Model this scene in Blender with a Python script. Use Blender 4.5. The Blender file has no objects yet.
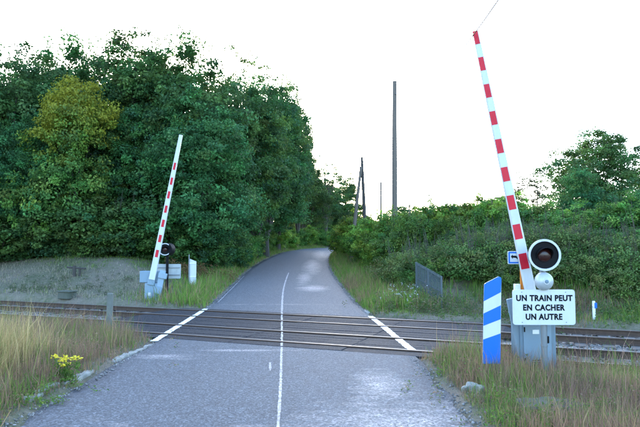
import bpy, math
import numpy as np
from mathutils import Vector, Matrix

# ------------------------------------------------------------------ camera, sky, sun, exposure
SC = bpy.context.scene
COL = SC.collection
F, CX, CY, HZ = 560.0, 320.0, 213.5, 250.0          # photo pixels (640 x 427)
EYE = 2.1
PITCH = math.atan((HZ - CY) / F)
cam = bpy.data.cameras.new('camera'); camo = bpy.data.objects.new('camera', cam); COL.objects.link(camo)
camo.location = (0, 0, EYE); camo.rotation_euler = (math.pi / 2 + PITCH, 0, 0)
cam.sensor_width = 36; cam.lens = F / 640 * 36; cam.clip_start = 0.05; cam.clip_end = 3000
SC.camera = camo

SUN_EL, SUN_AZ = math.radians(14), math.radians(-12)    # azimuth from +Y towards +X
world = bpy.data.worlds.new('World'); SC.world = world; world.use_nodes = True
wn = world.node_tree; bg = wn.nodes['Background']
sky = wn.nodes.new('ShaderNodeTexSky'); sky.sky_type = 'NISHITA'; sky.sun_disc = False
sky.sun_elevation = SUN_EL; sky.sun_rotation = SUN_AZ
sky.air_density = 1.0; sky.dust_density = 2.0; sky.ozone_density = 2.7; sky.altitude = 100
wn.links.new(sky.outputs[0], bg.inputs[0]); bg.inputs[1].default_value = 0.15
sun = bpy.data.lights.new('sun', 'SUN'); suno = bpy.data.objects.new('sun', sun); COL.objects.link(suno)
sun.energy = 0.3; sun.angle = math.radians(12); sun.color = (1, .9, .76)
sd = Vector((math.sin(SUN_AZ) * math.cos(SUN_EL), math.cos(SUN_AZ) * math.cos(SUN_EL), math.sin(SUN_EL)))
suno.rotation_euler = sd.to_track_quat('Z', 'Y').to_euler(); suno.location = sd * 300
SC.view_settings.view_transform = 'Standard'; SC.view_settings.look = 'None'
SC.view_settings.exposure = 3.32; SC.view_settings.gamma = 1; SC.view_settings.use_curve_mapping = False
SC.cycles.max_bounces = 6; SC.cycles.transparent_max_bounces = 6; SC.cycles.use_denoising = True

rng = np.random.default_rng(7)

# ------------------------------------------------------------------ terrain maths
def hermite(kx, ky):
    kx, ky = np.array(kx, float), np.array(ky, float)
    m = np.gradient(ky, kx)
    def f(x):
        x = np.clip(np.asarray(x, float), kx[0], kx[-1])
        i = np.clip(np.searchsorted(kx, x, side='right') - 1, 0, len(kx) - 2)
        h = kx[i + 1] - kx[i]; t = (x - kx[i]) / h
        return ((2*t**3 - 3*t**2 + 1) * ky[i] + (t**3 - 2*t**2 + t) * h * m[i]
                + (-2*t**3 + 3*t**2) * ky[i + 1] + (t**3 - t**2) * h * m[i + 1])
    return f
road_x = hermite([-30, 0, 6.6, 13, 19.9, 26.4, 39.7, 53, 66.8, 80, 95, 120, 160],
                 [-.4, -.75, -.89, -1.0, -1.28, -1.6, -2.1, -2.0, -1.1, 1.9, 9, 26, 60])
road_z = hermite([-30, 10, 18, 22, 26.4, 39.7, 66.8, 80, 95, 200], [0, 0, 0, .04, .2, .82, 1.92, 2.35, 2.5, 2.5])
HALF = 2.8
TA = math.atan(.41); TD = np.array([math.cos(TA), -math.sin(TA)]); TN = np.array([math.sin(TA), math.cos(TA)])
TC = np.array([-.9, 15.57])
GAUGE = 1.505 / 2; TRK = 1.7
def track_t(x, y): return (x - TC[0]) * TN[0] + (y - TC[1]) * TN[1]
def track_s(x, y): return (x - TC[0]) * TD[0] + (y - TC[1]) * TD[1]
def from_track(s, t): return TC[0] + s * TD[0] + t * TN[0], TC[1] + s * TD[1] + t * TN[1]
def sstep(a, b, x):
    t = np.clip((x - a) / (b - a), 0, 1); return t * t * (3 - 2 * t)
def lump(x, y):
    return (np.sin(x * .9 + 1.3 * np.sin(y * .37)) * np.sin(y * .8 + 1.1 * np.sin(x * .53 + 2)) * .6
            + .4 * np.sin(x * 2.3 + y * 1.1) * np.sin(y * 2.9 - x * .7))
def ground(x, y):
    x = np.asarray(x, float); y = np.asarray(y, float)
    u = x - road_x(y); t = track_t(x, y)
    zr = road_z(y)
    au = np.abs(u)
    side = sstep(2.6, 3.3, au + .12 * lump(x * 3, y * 3))
    z = zr - .07 + side * (.10 + .06 * lump(x, y))
    # bank on the right beyond the track, mound on the left
    dr = np.minimum(u - 3.5, t - 4.9); dl = np.minimum(-u - 4.0, t - 5.2)
    z = z + 2.0 * sstep(0, 7.5, dr) * (1 + .12 * lump(x * .4, y * .4))
    z = z + 1.2 * sstep(0, 6.0, dl) * (1 + .12 * lump(x * .5, y * .5))
    z = z + 1.2 * sstep(10, 60, t) * sstep(8, 40, au)
    band = (1 - sstep(3.1, 3.8, t)) * (1 - sstep(2.8, 3.05, -t))
    z = z * (1 - band) + band * (-.40)
    return z
def ray(px, py):
    cx, cy = (px - CX) / F, -(py - CY) / F
    return np.array([cx, math.cos(PITCH) - math.sin(PITCH) * cy, math.sin(PITCH) + math.cos(PITCH) * cy])
def at(px, py, Y):
    d = ray(px, py); k = Y / d[1]; return Vector((d[0] * k, Y, EYE + d[2] * k))
def on_ground(px, Y):
    d = ray(px, HZ); x = d[0] * Y / d[1]; return Vector((x, Y, float(ground(x, Y))))

# ------------------------------------------------------------------ object helpers
def tag(o, label=None, cat=None, group=None, kind=None):
    if label: o['label'] = label
    if cat: o['category'] = cat
    if group: o['group'] = group
    if kind: o['kind'] = kind
    return o
def link(name, data, parent=None, loc=None):
    o = bpy.data.objects.new(name, data); COL.objects.link(o)
    if parent: o.parent = parent
    if loc is not None: o.location = loc
    return o
def empty(name, loc, rz=0.0):
    o = link(name, None, None, loc); o.rotation_euler = (0, 0, rz); o.empty_display_size = .3
    return o
def copy_tree(o, parent=None):
    c = o.copy(); COL.objects.link(c); c.parent = parent
    for ch in list(o.children): copy_tree(ch, c)
    return c

def np_mesh(name, verts, faces, mat, cols=None, smooth=False):
    """verts (N,3); faces list of (M,k) int arrays"""
    me = bpy.data.meshes.new(name)
    verts = np.asarray(verts, np.float32)
    me.vertices.add(len(verts)); me.vertices.foreach_set('co', verts.ravel())
    fl = [np.asarray(f, np.int32) for f in faces if len(f)]
    tot = np.concatenate([np.full(len(f), f.shape[1], np.int32) for f in fl])
    idx = np.concatenate([f.ravel() for f in fl])
    start = np.concatenate([[0], np.cumsum(tot)[:-1]]).astype(np.int32)
    me.loops.add(len(idx)); me.loops.foreach_set('vertex_index', idx)
    me.polygons.add(len(tot)); me.polygons.foreach_set('loop_start', start); me.polygons.foreach_set('loop_total', tot)
    if smooth: me.polygons.foreach_set('use_smooth', np.ones(len(tot), bool))
    if cols is not None:
        a = me.attributes.new('col', 'FLOAT_COLOR', 'POINT')
        c = np.ones((len(verts), 4), np.float32); c[:, :3] = cols
        a.data.foreach_set('color', c.ravel())
    me.update(); me.validate()
    if mat: me.materials.append(mat)
    return me

class MB:
    def __init__(s): s.v = []; s.f = []
    def add(s, vs, fs):
        b = len(s.v); s.v += [tuple(v) for v in vs]; s.f += [tuple(i + b for i in f) for f in fs]; return s
    def box(s, c, size, rot=None, bevel=0.0):
        hx, hy, hz = size[0] / 2, size[1] / 2, size[2] / 2
        M = rot.to_3x3() if rot is not None else Matrix.Identity(3)
        c = Vector(c)
        if bevel <= 0:
            vs = [Vector((a * hx, b * hy, d * hz)) for a in (-1, 1) for b in (-1, 1) for d in (-1, 1)]
            fs = [(0, 1, 3, 2), (4, 6, 7, 5), (0, 4, 5, 1), (2, 3, 7, 6), (0, 2, 6, 4), (1, 5, 7, 3)]
        else:
            e = min(bevel, hx * .9, hy * .9, hz * .9)
            prof = [(-hx, -hy + e), (-hx + e, -hy), (hx - e, -hy), (hx, -hy + e), (hx, hy - e), (hx - e, hy), (-hx + e, hy), (-hx, hy - e)]
            ins = [(x * (1 - e / hx), y * (1 - e / hy)) for x, y in prof]
            vs = [Vector((x, y, -hz)) for x, y in ins] + [Vector((x, y, -hz + e)) for x, y in prof] + \
                 [Vector((x, y, hz - e)) for x, y in prof] + [Vector((x, y, hz)) for x, y in ins]
            fs = [tuple(range(7, -1, -1)), tuple(range(24, 32))]
            for k in range(3):
                for i in range(8):
                    j = (i + 1) % 8; fs.append((k * 8 + i, k * 8 + j, k * 8 + 8 + j, k * 8 + 8 + i))
        return s.add([c + M @ v for v in vs], fs)
    def tube(s, pts, rad, n=8, cap=True):
        pts = [Vector(p) for p in pts]; vs = []; fs = []
        ref = None
        for i, p in enumerate(pts):
            d = (pts[min(i + 1, len(pts) - 1)] - pts[max(i - 1, 0)]).normalized()
            if ref is None: ref = d.orthogonal().normalized()
            a = (ref - d * ref.dot(d)).normalized(); ref = a
            b = d.cross(a); r = rad[i] if hasattr(rad, '__len__') else rad
            vs += [p + (a * math.cos(2 * math.pi * k / n) + b * math.sin(2 * math.pi * k / n)) * r for k in range(n)]
        for i in range(len(pts) - 1):
            for k in range(n):
                j = (k + 1) % n; fs.append((i * n + k, i * n + j, i * n + n + j, i * n + n + k))
        if cap: fs += [tuple(range(n - 1, -1, -1)), tuple(range((len(pts) - 1) * n, len(pts) * n))]
        return s.add(vs, fs)
    def lathe(s, prof, origin, axis, n=32, closed=False):
        """prof: list of (radius, along axis); axis a unit vector"""
        ax = Vector(axis).normalized(); a = ax.orthogonal().normalized(); b = ax.cross(a); o = Vector(origin)
        vs = []; fs = []
        for r, h in prof:
            vs += [o + ax * h + (a * math.cos(2 * math.pi * k / n) + b * math.sin(2 * math.pi * k / n)) * max(r, 1e-4) for k in range(n)]
        for i in range(len(prof) - 1):
            for k in range(n):
                j = (k + 1) % n; fs.append((i * n + k, i * n + j, i * n + n + j, i * n + n + k))
        if closed:
            m = (len(prof) - 1) * n; fs += [(m + k, m + (k + 1) % n, (k + 1) % n, k) for k in range(n)]
        else: fs += [tuple(range(n - 1, -1, -1)), tuple(range((len(prof) - 1) * n, len(prof) * n))]
        return s.add(vs, fs)
    def plate(s, outline, y0, y1):
        """outline in x,z (counter-clockwise seen from -y), thickness y0 (front) to y1"""
        n = len(outline)
        vs = [(x, y0, z) for x, z in outline] + [(x, y1, z) for x, z in outline]
        fs = [tuple(range(n)), tuple(range(2 * n - 1, n - 1, -1))] + [(i, i + n, (i + 1) % n + n, (i + 1) % n) for i in range(n)]
        return s.add(vs, fs)
    def build(s, name, mat, parent=None, smooth=False, loc=None):
        me = bpy.data.meshes.new(name); me.from_pydata(s.v, [], s.f); me.update()
        me.materials.append(mat)
        import bmesh
        bm = bmesh.new(); bm.from_mesh(me); bmesh.ops.recalc_face_normals(bm, faces=bm.faces); bm.to_mesh(me); bm.free()
        if smooth:
            me.polygons.foreach_set('use_smooth', np.ones(len(me.polygons), bool)); me.set_sharp_from_angle(angle=math.radians(35))
        return link(name, me, parent, loc)
def round_rect(w, h, r, cx=0, cz=0, n=5):
    o = []
    for (sx, sz, a0) in ((1, -1, -90), (1, 1, 0), (-1, 1, 90), (-1, -1, 180)):
        for k in range(n + 1):
            a = math.radians(a0 + 90 * k / n)
            o.append((cx + sx * (w / 2 - r) + r * math.cos(a), cz + sz * (h / 2 - r) + r * math.sin(a)))
    return o

# ------------------------------------------------------------------ materials
class NT:
    def __init__(s, name):
        s.m = bpy.data.materials.new(name); s.m.use_nodes = True; s.t = s.m.node_tree; s.b = s.t.nodes['Principled BSDF']
        s.out = s.t.nodes['Material Output']
    def n(s, typ, **kw):
        d = s.t.nodes.new(typ)
        for k, v in kw.items():
            if k[0] == 'i' and k[1:].isdigit(): d.inputs[int(k[1:])].default_value = v
            else: setattr(d, k, v)
        return d
    def l(s, a, b): s.t.links.new(a, b)
    def coord(s, scale=(1, 1, 1), loc=(0, 0, 0), kind='Object'):
        c = s.n('ShaderNodeTexCoord'); m = s.n('ShaderNodeMapping'); m.inputs['Scale'].default_value = scale; m.inputs['Location'].default_value = loc
        s.l(c.outputs[kind], m.inputs[0]); return m.outputs[0]
    def noise(s, vec, scale, detail=4, rough=.55, dist=0.0):
        d = s.n('ShaderNodeTexNoise'); d.inputs['Scale'].default_value = scale; d.inputs['Detail'].default_value = detail
        d.inputs['Roughness'].default_value = rough; d.inputs['Distortion'].default_value = dist; s.l(vec, d.inputs['Vector']); return d.outputs['Fac']
    def ramp(s, fac, stops):
        d = s.n('ShaderNodeValToRGB'); e = d.color_ramp.elements
        while len(e) < len(stops): e.new(.5)
        for i, (p, c) in enumerate(stops):
            e[i].position = p; e[i].color = (c, c, c, 1) if not hasattr(c, '__len__') else (*c, 1)
        s.l(fac, d.inputs[0]); return d.outputs[0]
    def mix(s, fac, a, b, mode='MIX'):
        d = s.n('ShaderNodeMix', data_type='RGBA', blend_type=mode)
        for i, v in ((0, fac), (6, a), (7, b)):
            if isinstance(v, (int, float)): d.inputs[i].default_value = v
            elif isinstance(v, tuple): d.inputs[i].default_value = (*v, 1)
            else: s.l(v, d.inputs[i])
        return d.outputs[2]
    def math(s, op, a, b=None, clamp=False):
        d = s.n('ShaderNodeMath', operation=op, use_clamp=clamp)
        for i, v in ((0, a), (1, b)):
            if v is None: continue
            if isinstance(v, (int, float)): d.inputs[i].default_value = v
            else: s.l(v, d.inputs[i])
        return d.outputs[0]
    def bump(s, h, strength, dist):
        d = s.n('ShaderNodeBump'); d.inputs['Strength'].default_value = strength; d.inputs['Distance'].default_value = dist
        s.l(h, d.inputs['Height']); s.l(d.outputs[0], s.b.inputs['Normal'])
    def set(s, color=None, rough=None, metal=None, spec=None):
        for k, v in (('Base Color', color), ('Roughness', rough), ('Metallic', metal), ('Specular IOR Level', spec)):
            if v is None: continue
            if isinstance(v, (int, float)): s.b.inputs[k].default_value = v
            elif isinstance(v, tuple): s.b.inputs[k].default_value = (*v, 1)
            else: s.l(v, s.b.inputs[k])
        return s.m

def painted(name, col, dirt=(.16, .15, .13), amount=.5, rough=.45, scale=6.0, metal=0.0):
    """old paint: stains, streaks and chips"""
    t = NT(name); v = t.coord((1, 1, .35)); g = t.coord()
    st = t.ramp(t.noise(v, scale, 6, .65), [(.48, 0.0), (.78, 1.0)])
    ch = t.ramp(t.noise(g, scale * 9, 3, .6), [(.62, 0.0), (.72, 1.0)])
    c = t.mix(t.math('MULTIPLY', st, amount), col, dirt)
    c = t.mix(t.math('MULTIPLY', ch, amount * .6), c, tuple(x * .55 for x in col))
    r = t.math('ADD', t.math('MULTIPLY', st, .3), rough)
    t.bump(t.noise(g, 40, 3), .08, .01)
    return t.set(c, r, metal, .25)

M = {}
M['white'] = painted('white_paint', (.78, .78, .76), (.4, .39, .35), .35)
M['white_clean'] = painted('white_reflective', (.56, .57, .575), (.40, .40, .36), .35, .4)
M['red'] = painted('red_paint', (.56, .012, .028), (.34, .03, .04), .35, .45)
M['blue'] = painted('blue_reflective', (.008, .125, .50), (.03, .12, .33), .35, .4)
M['cab'] = painted('grey_cabinet_paint', (.15, .21, .26), (.2, .2, .19), .5)
M['cab2'] = painted('pale_grey_paint', (.205, .275, .335), (.25, .25, .23), .4)
M['zinc'] = painted('galvanised_steel', (.20, .22, .24), (.2, .19, .18), .5, .42, 9, .5)
M['mossy'] = painted('mossy_concrete', (.10, .105, .085), (.05, .06, .035), .8, .9, 5)
M['cab_far'] = painted('light_blue_grey_paint', (.25, .33, .40), (.2, .2, .19), .4)
M['cab_far_box'] = painted('blue_grey_paint', (.20, .275, .34), (.2, .2, .19), .4)
M['mesh'] = painted('dull_grey_steel', (.085, .105, .115), (.09, .09, .08), .5, .6)
M['signback'] = painted('weathered_plate_back', (.36, .38, .38), (.22, .22, .2), .5)
M['black'] = painted('black_enamel', (.007, .007, .008), (.02, .019, .018), .4, .6)
M['ink'] = painted('black_lettering', (.008, .008, .009), (.03, .03, .03), .3, .7)
M['orange'] = painted('orange_paint', (.55, .17, .02), (.3, .12, .04), .4)
M['bell'] = painted('bell_metal', (.46, .48, .50), (.3, .3, .28), .4, .35, 10, .3)
M['conc'] = painted('old_concrete', (.15, .155, .14), (.07, .08, .055), .8, .85, 5)
M['kerb'] = painted('pale_kerb_stone', (.30, .29, .26), (.12, .12, .09), .85, .85, 5)
t = NT('red_lens'); M['lens'] = t.set((.03, .007, .006), .3)
for k_ in ('ink', 'black'): M[k_].node_tree.nodes['Principled BSDF'].inputs['Specular IOR Level'].default_value = .12
M['plastic'] = painted('marker_plastic', (.75, .75, .73), (.4, .4, .35), .3)

# asphalt
def asphalt(name, base, patches, spec=.22):
    t = NT(name); v = t.coord(); vl = t.coord((1, .28, 1))
    grit = t.noise(v, 42, 5, .8); mid = t.noise(v, 6, 5, .6); big = t.noise(vl, .8, 4, .6)
    c = t.mix(t.ramp(big, [(.3, 0.0), (.7, 1.0)]), tuple(x * .84 for x in base), tuple(x * 1.12 for x in base))
    c = t.mix(t.ramp(mid, [(.35, 0.0), (.7, 1.0)]), c, tuple(x * 1.25 for x in base))
    c = t.mix(t.math('MULTIPLY', t.ramp(grit, [(.48, 0.0), (.64, 1.0)]), .8), c, tuple(x * 2.6 for x in base))
    c = t.mix(t.math('MULTIPLY', t.ramp(t.noise(v, 30, 4, .75), [(.54, 0.0), (.64, 1.0)]), .8), c, tuple(x * .3 for x in base))
    rough = t.math('ADD', t.math('MULTIPLY', mid, .2), .6)
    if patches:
        # paler, slightly smoother patches: irregular islands around the given centres
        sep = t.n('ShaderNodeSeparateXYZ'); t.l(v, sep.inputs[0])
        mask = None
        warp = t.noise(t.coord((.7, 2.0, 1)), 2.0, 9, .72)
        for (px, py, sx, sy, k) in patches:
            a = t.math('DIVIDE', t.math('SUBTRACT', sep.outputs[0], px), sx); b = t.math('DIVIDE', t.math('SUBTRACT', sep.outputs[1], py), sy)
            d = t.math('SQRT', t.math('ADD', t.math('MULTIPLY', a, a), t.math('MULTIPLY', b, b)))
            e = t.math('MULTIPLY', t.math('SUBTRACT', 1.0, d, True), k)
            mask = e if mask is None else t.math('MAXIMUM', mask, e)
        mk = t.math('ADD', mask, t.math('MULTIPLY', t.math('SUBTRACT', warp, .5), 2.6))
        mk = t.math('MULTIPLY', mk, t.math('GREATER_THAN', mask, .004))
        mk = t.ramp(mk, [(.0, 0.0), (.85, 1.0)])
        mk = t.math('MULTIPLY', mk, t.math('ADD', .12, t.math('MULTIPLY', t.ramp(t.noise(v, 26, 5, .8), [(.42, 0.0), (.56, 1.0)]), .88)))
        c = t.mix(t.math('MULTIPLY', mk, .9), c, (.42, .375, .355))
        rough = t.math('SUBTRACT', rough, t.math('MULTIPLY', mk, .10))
    vo = t.n('ShaderNodeTexVoronoi'); vo.inputs['Scale'].default_value = 38; t.l(v, vo.inputs['Vector'])
    sv = t.n('ShaderNodeSeparateColor'); t.l(vo.outputs['Color'], sv.inputs[0])
    c = t.mix(1.0, c, t.ramp(sv.outputs[0], [(0.0, .62), (.55, .95), (.9, 1.2), (1.0, 1.75)]), 'MULTIPLY')
    t.bump(t.math('ADD', grit, t.math('MULTIPLY', mid, .8)), .8, .015)
    return t.set(c, rough, 0, spec)
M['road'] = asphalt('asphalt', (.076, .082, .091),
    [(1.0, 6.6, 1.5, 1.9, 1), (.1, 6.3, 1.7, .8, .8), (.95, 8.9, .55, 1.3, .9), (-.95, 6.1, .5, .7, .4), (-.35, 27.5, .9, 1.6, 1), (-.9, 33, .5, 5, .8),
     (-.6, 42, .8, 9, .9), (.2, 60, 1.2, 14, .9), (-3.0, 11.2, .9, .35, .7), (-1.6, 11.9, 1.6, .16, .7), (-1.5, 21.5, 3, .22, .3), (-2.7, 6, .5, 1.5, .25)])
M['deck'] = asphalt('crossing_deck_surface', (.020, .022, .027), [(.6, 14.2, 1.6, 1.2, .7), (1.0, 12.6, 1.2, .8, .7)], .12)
# worn road paint over asphalt
t = NT('worn_white_line'); v = t.coord()
w = t.ramp(t.noise(v, 9, 5, .7), [(.36, 0.15), (.56, 1.0)]); g = t.ramp(t.noise(v, 60, 3, .7), [(.34, 0.1), (.58, 1.0)])
M['worn'] = t.set(t.mix(t.math('MULTIPLY', w, g), (.075, .08, .09), (.42, .42, .43)), .6)
t = NT('white_road_paint'); v = t.coord()
w = t.ramp(t.noise(v, 5, 5, .7), [(.28, 0.0), (.44, 1.0)]); g = t.ramp(t.noise(v, 60, 3, .7), [(.22, 0.25), (.5, 1.0)])
M['stripe'] = t.set(t.mix(t.math('MULTIPLY', w, g), (.17, .17, .17), (.80, .80, .79)), .55)
# steel rail
t = NT('rail_steel'); v = t.coord()
geo = t.n('ShaderNodeNewGeometry'); sp = t.n('ShaderNodeSeparateXYZ'); t.l(geo.outputs['Normal'], sp.inputs[0])
sp2 = t.n('ShaderNodeSeparateXYZ'); t.l(v, sp2.inputs[0])
top = t.math('MULTIPLY', t.math('GREATER_THAN', sp.outputs[2], .9), t.math('GREATER_THAN', sp2.outputs[2], .02))
rust = t.mix(t.noise(v, 14, 5), (.045, .026, .018), (.10, .058, .038))
M['rail'] = t.set(t.mix(top, rust, (.20, .185, .175)), t.math('SUBTRACT', .9, t.math('MULTIPLY', top, .42)), t.math('MULTIPLY', top, .6))
t = NT('weathered_timber'); v = t.coord((1, 6, 1)); M['sleeper'] = t.set(t.mix(t.noise(v, 7, 5), (.05, .042, .036), (.15, .13, .115)), .9)
t = NT('pole_timber'); v = t.coord((9, 9, .6)); n1 = t.noise(v, 2.2, 5); M['pole'] = t.set(t.mix(n1, (.075, .055, .042), (.20, .16, .13)), .85); t.bump(n1, .3, .02)
t = NT('dark_pole_timber'); v = t.coord((9, 9, .6)); M['pole2'] = t.set(t.mix(t.noise(v, 2.2, 5), (.025, .022, .02), (.08, .066, .056)), .85)
t = NT('bark'); v = t.coord((3, 3, .7)); n1 = t.noise(v, 4, 6, .7); M['bark'] = t.set(t.mix(n1, (.03, .024, .019), (.12, .10, .082)), .95); t.bump(n1, .6, .05)
# ground
t = NT('earth_and_thatch'); v = t.coord()
n1 = t.noise(v, .45, 6, .62); n2 = t.noise(v, 5, 6, .7); n3 = t.noise(v, 30, 4, .7)
c = t.mix(t.ramp(n1, [(.4, 0.0), (.62, 1.0)]), (.20, .165, .125), (.075, .10, .04))
c = t.mix(t.ramp(n2, [(.35, 0.0), (.7, .8)]), c, (.25, .215, .165))
c = t.mix(t.ramp(n3, [(.5, 0.0), (.75, .7)]), c, (.04, .035, .026))
t.bump(t.math('ADD', n2, n3), .8, .06); M['ground'] = t.set(c, .95, 0, .2)
# ballast bed
t = NT('ballast_bed'); v = t.coord()
vo = t.n('ShaderNodeTexVoronoi'); vo.inputs['Scale'].default_value = 17; t.l(v, vo.inputs['Vector'])
sv = t.n('ShaderNodeSeparateColor'); t.l(vo.outputs['Color'], sv.inputs[0])
c = t.mix(sv.outputs[0], (.085, .07, .06), (.25, .225, .20)); t.bump(t.math('SUBTRACT', 1, vo.outputs['Distance']), 1, .05)
M['ballast'] = t.set(c, .92)
# plants read their own leaf colour
def plant_mat(name, trans=.3, rough=.55, vary=.0):
    t = NT(name); a = t.n('ShaderNodeAttribute', attribute_name='col'); col = a.outputs['Color']
    if vary:
        oi = t.n('ShaderNodeObjectInfo'); hs = t.n('ShaderNodeHueSaturation')
        t.l(t.math('ADD', .5 - vary * .16, t.math('MULTIPLY', oi.outputs['Random'], vary * .32)), hs.inputs['Hue'])
        r2 = t.math('FRACT', t.math('MULTIPLY', oi.outputs['Random'], 7.13))
        t.l(t.math('ADD', 1 - vary, t.math('MULTIPLY', r2, 2 * vary)), hs.inputs['Value'])
        t.l(col, hs.inputs['Color']); col = hs.outputs[0]
    t.set(col, rough, 0, .12)
    tr = t.n('ShaderNodeBsdfTranslucent'); t.l(col, tr.inputs[0]); mx = t.n('ShaderNodeMixShader'); mx.inputs[0].default_value = trans
    t.l(t.b.outputs[0], mx.inputs[1]); t.l(tr.outputs[0], mx.inputs[2]); t.l(mx.outputs[0], t.out.inputs[0])
    return t.m
M['leaf'] = plant_mat('leaves', .4, .55, .14)
M['grass'] = plant_mat('grass_blades', .4, .65)
M['stone'] = plant_mat('loose_stones', 0.0, .9)

# ------------------------------------------------------------------ ground, road, track
gx = np.unique(np.round(np.concatenate([np.linspace(-900, -60, 16), np.linspace(-60, -14, 36), np.linspace(-14, 14, 200), np.linspace(14, 60, 36), np.linspace(60, 900, 16)]), 3))
gy = np.unique(np.round(np.concatenate([np.linspace(-300, -12, 10), np.linspace(-12, 3, 20), np.linspace(3, 36, 230), np.linspace(36, 110, 90), np.linspace(110, 1500, 22)]), 3))
X, Y = np.meshgrid(gx, gy)
Zg = ground(X, Y)
near = (np.abs(X) < 20) & (Y < 60) & (np.abs(X - road_x(Y)) > 3.1)
Zg = Zg + near * rng.normal(0, .012, X.shape)
nx, ny = len(gx), len(gy)
ii = (np.arange(ny - 1)[:, None] * nx + np.arange(nx - 1)[None]).ravel()
me = np_mesh('ground', np.stack([X, Y, Zg], -1).reshape(-1, 3), [np.stack([ii, ii + 1, ii + nx + 1, ii + nx], 1)], M['ground'], smooth=True)
tag(link('ground', me), 'earthy ground sheet with verges, mound and bank', 'ground', kind='structure')

def y_cross(x, t): return (t - (x - TC[0]) * TN[0]) / TN[1] + TC[1]
def road_strip(name, rows, mat, label):
    us = np.concatenate([[-HALF - .04], np.linspace(-HALF, HALF, 15), [HALF + .04]])
    vs = []; 
    for k, fy in enumerate(rows):
        for j, u in enumerate(us):
            edge = abs(u) >= HALF - 1e-6
            if callable(fy):
                y = 14.0
                for _ in range(8): y = float(fy(float(road_x(y)) + u))
            else: y = fy
            x = float(road_x(y)) + u
            z = float(road_z(y)) + .004
            if abs(u) > HALF: z -= .12
            elif edge:
                x += .10 * math.sin(y * 1.7 + (u > 0) * 2) * math.sin(y * .73) + .05 * math.sin(y * 5.1 + u)
            z += -.02 * (u / HALF) ** 2 if not callable(fy) else 0
            vs.append((x, y, z))
    n = len(us); fs = [(i * n + j, i * n + j + 1, i * n + n + j + 1, i * n + n + j) for i in range(len(rows) - 1) for j in range(n - 1)]
    me = np_mesh(name, vs, [fs], mat, smooth=True)
    return tag(link(name, me), label, 'road', kind='structure')
TE = 2.95
def blend(w): return lambda x: (1 - w) * 9.0 + w * y_cross(x, -TE)
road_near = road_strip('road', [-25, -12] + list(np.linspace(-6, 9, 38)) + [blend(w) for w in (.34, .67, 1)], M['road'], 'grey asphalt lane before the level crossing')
def blend2(w): return lambda x: w * 22.5 + (1 - w) * y_cross(x, TE)
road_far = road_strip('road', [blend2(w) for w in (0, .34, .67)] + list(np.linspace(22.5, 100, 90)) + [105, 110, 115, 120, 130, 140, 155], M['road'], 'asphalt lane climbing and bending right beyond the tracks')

# worn centre line: ragged narrow strips that stay on the road
def ragged(name, pts_y, x_of, w_of, mat, parent, zoff, jit=.25, zfun=None):
    vs = []; fs = []
    for k, y in enumerate(pts_y):
        x = x_of(y); w = w_of(y) * (1 + rng.uniform(-jit, jit)); o = rng.normal(0, .002)
        z = (zfun(x, y) if zfun else float(road_z(y)) + .004 - .02 * ((x - float(road_x(y))) / HALF) ** 2) + zoff
        vs += [(x - w / 2 + o, y, z), (x + w / 2 + o, y, z)]
        if k: fs.append((2 * k - 2, 2 * k - 1, 2 * k + 1, 2 * k))
    o = link(name, np_mesh(name, vs, [fs], mat), parent); return o
cl_x = hermite([0, 6.6, 11.8, 19.6, 26.4, 36, 50], [-.3, -.49, -.80, -1.32, -1.72, -2.0, -2.0])
ragged('centre_line', np.linspace(4, 12.3, 90), lambda y: float(cl_x(y)), lambda y: .042, M['worn'], road_near, .006, .3)
ragged('centre_line', np.linspace(19.3, 36, 110), lambda y: float(cl_x(y)), lambda y: .07, M['worn'], road_far, .006, .35)
ragged('line_fragment', np.linspace(9.9, 10.6, 9), lambda y: float(cl_x(y)) - .19 - .03 * (y - 10), lambda y: .035, M['worn'], road_near, .006, .5)
ragged('edge_line', np.linspace(19.6, 34, 70), lambda y: float(road_x(y)) - HALF + .16, lambda y: .04, M['worn'], road_far, .007, .6)

# crossing deck
S0, S1 = -5.6, 5.4
DZ = .008
deck = empty('crossing_deck', (0, 0, 0)); tag(deck, 'dark panelled deck carrying the lane over both tracks', 'road', kind='structure')
HW = .036; GAP = .075
rails_t = [TRK + GAUGE, TRK - GAUGE, -TRK + GAUGE, -TRK - GAUGE]
rows = [(-TE, rails_t[3] - HW - .03), (rails_t[3] + HW + GAP, rails_t[2] - HW - GAP), (rails_t[2] + HW + .03, rails_t[1] - HW - .03),
        (rails_t[1] + HW + GAP, rails_t[0] - HW - GAP), (rails_t[0] + HW + .03, TE)]
planks = []
for r, (a, b) in enumerate(rows):
    k = 1 if r in (0, 4) else 4 if r in (1, 3) else 5
    planks += [(a + (b - a) * i / k + .005 * (i > 0), a + (b - a) * (i + 1) / k - .005 * (i < k - 1), r) for i in range(k)]
pieces = {}
for a, b, r in planks:
    n = 4
    L = (S1 - S0) / n
    mb = MB().box((0, 0, 0), (L - .012, b - a, .16), None, .012)
    proto = None
    for k in range(n):
        s = S0 + (k + .5) * L
        x, y = from_track(s, (a + b) / 2)
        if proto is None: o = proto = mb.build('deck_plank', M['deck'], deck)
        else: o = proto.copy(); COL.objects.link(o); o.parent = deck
        o.location = (x, y, DZ - .08 + (rng.normal(0, .002) if r in (0, 4) else rng.uniform(-.010, .001))); o.rotation_euler = (rng.normal(0, .0015), rng.normal(0, .0015), -TA)
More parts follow.
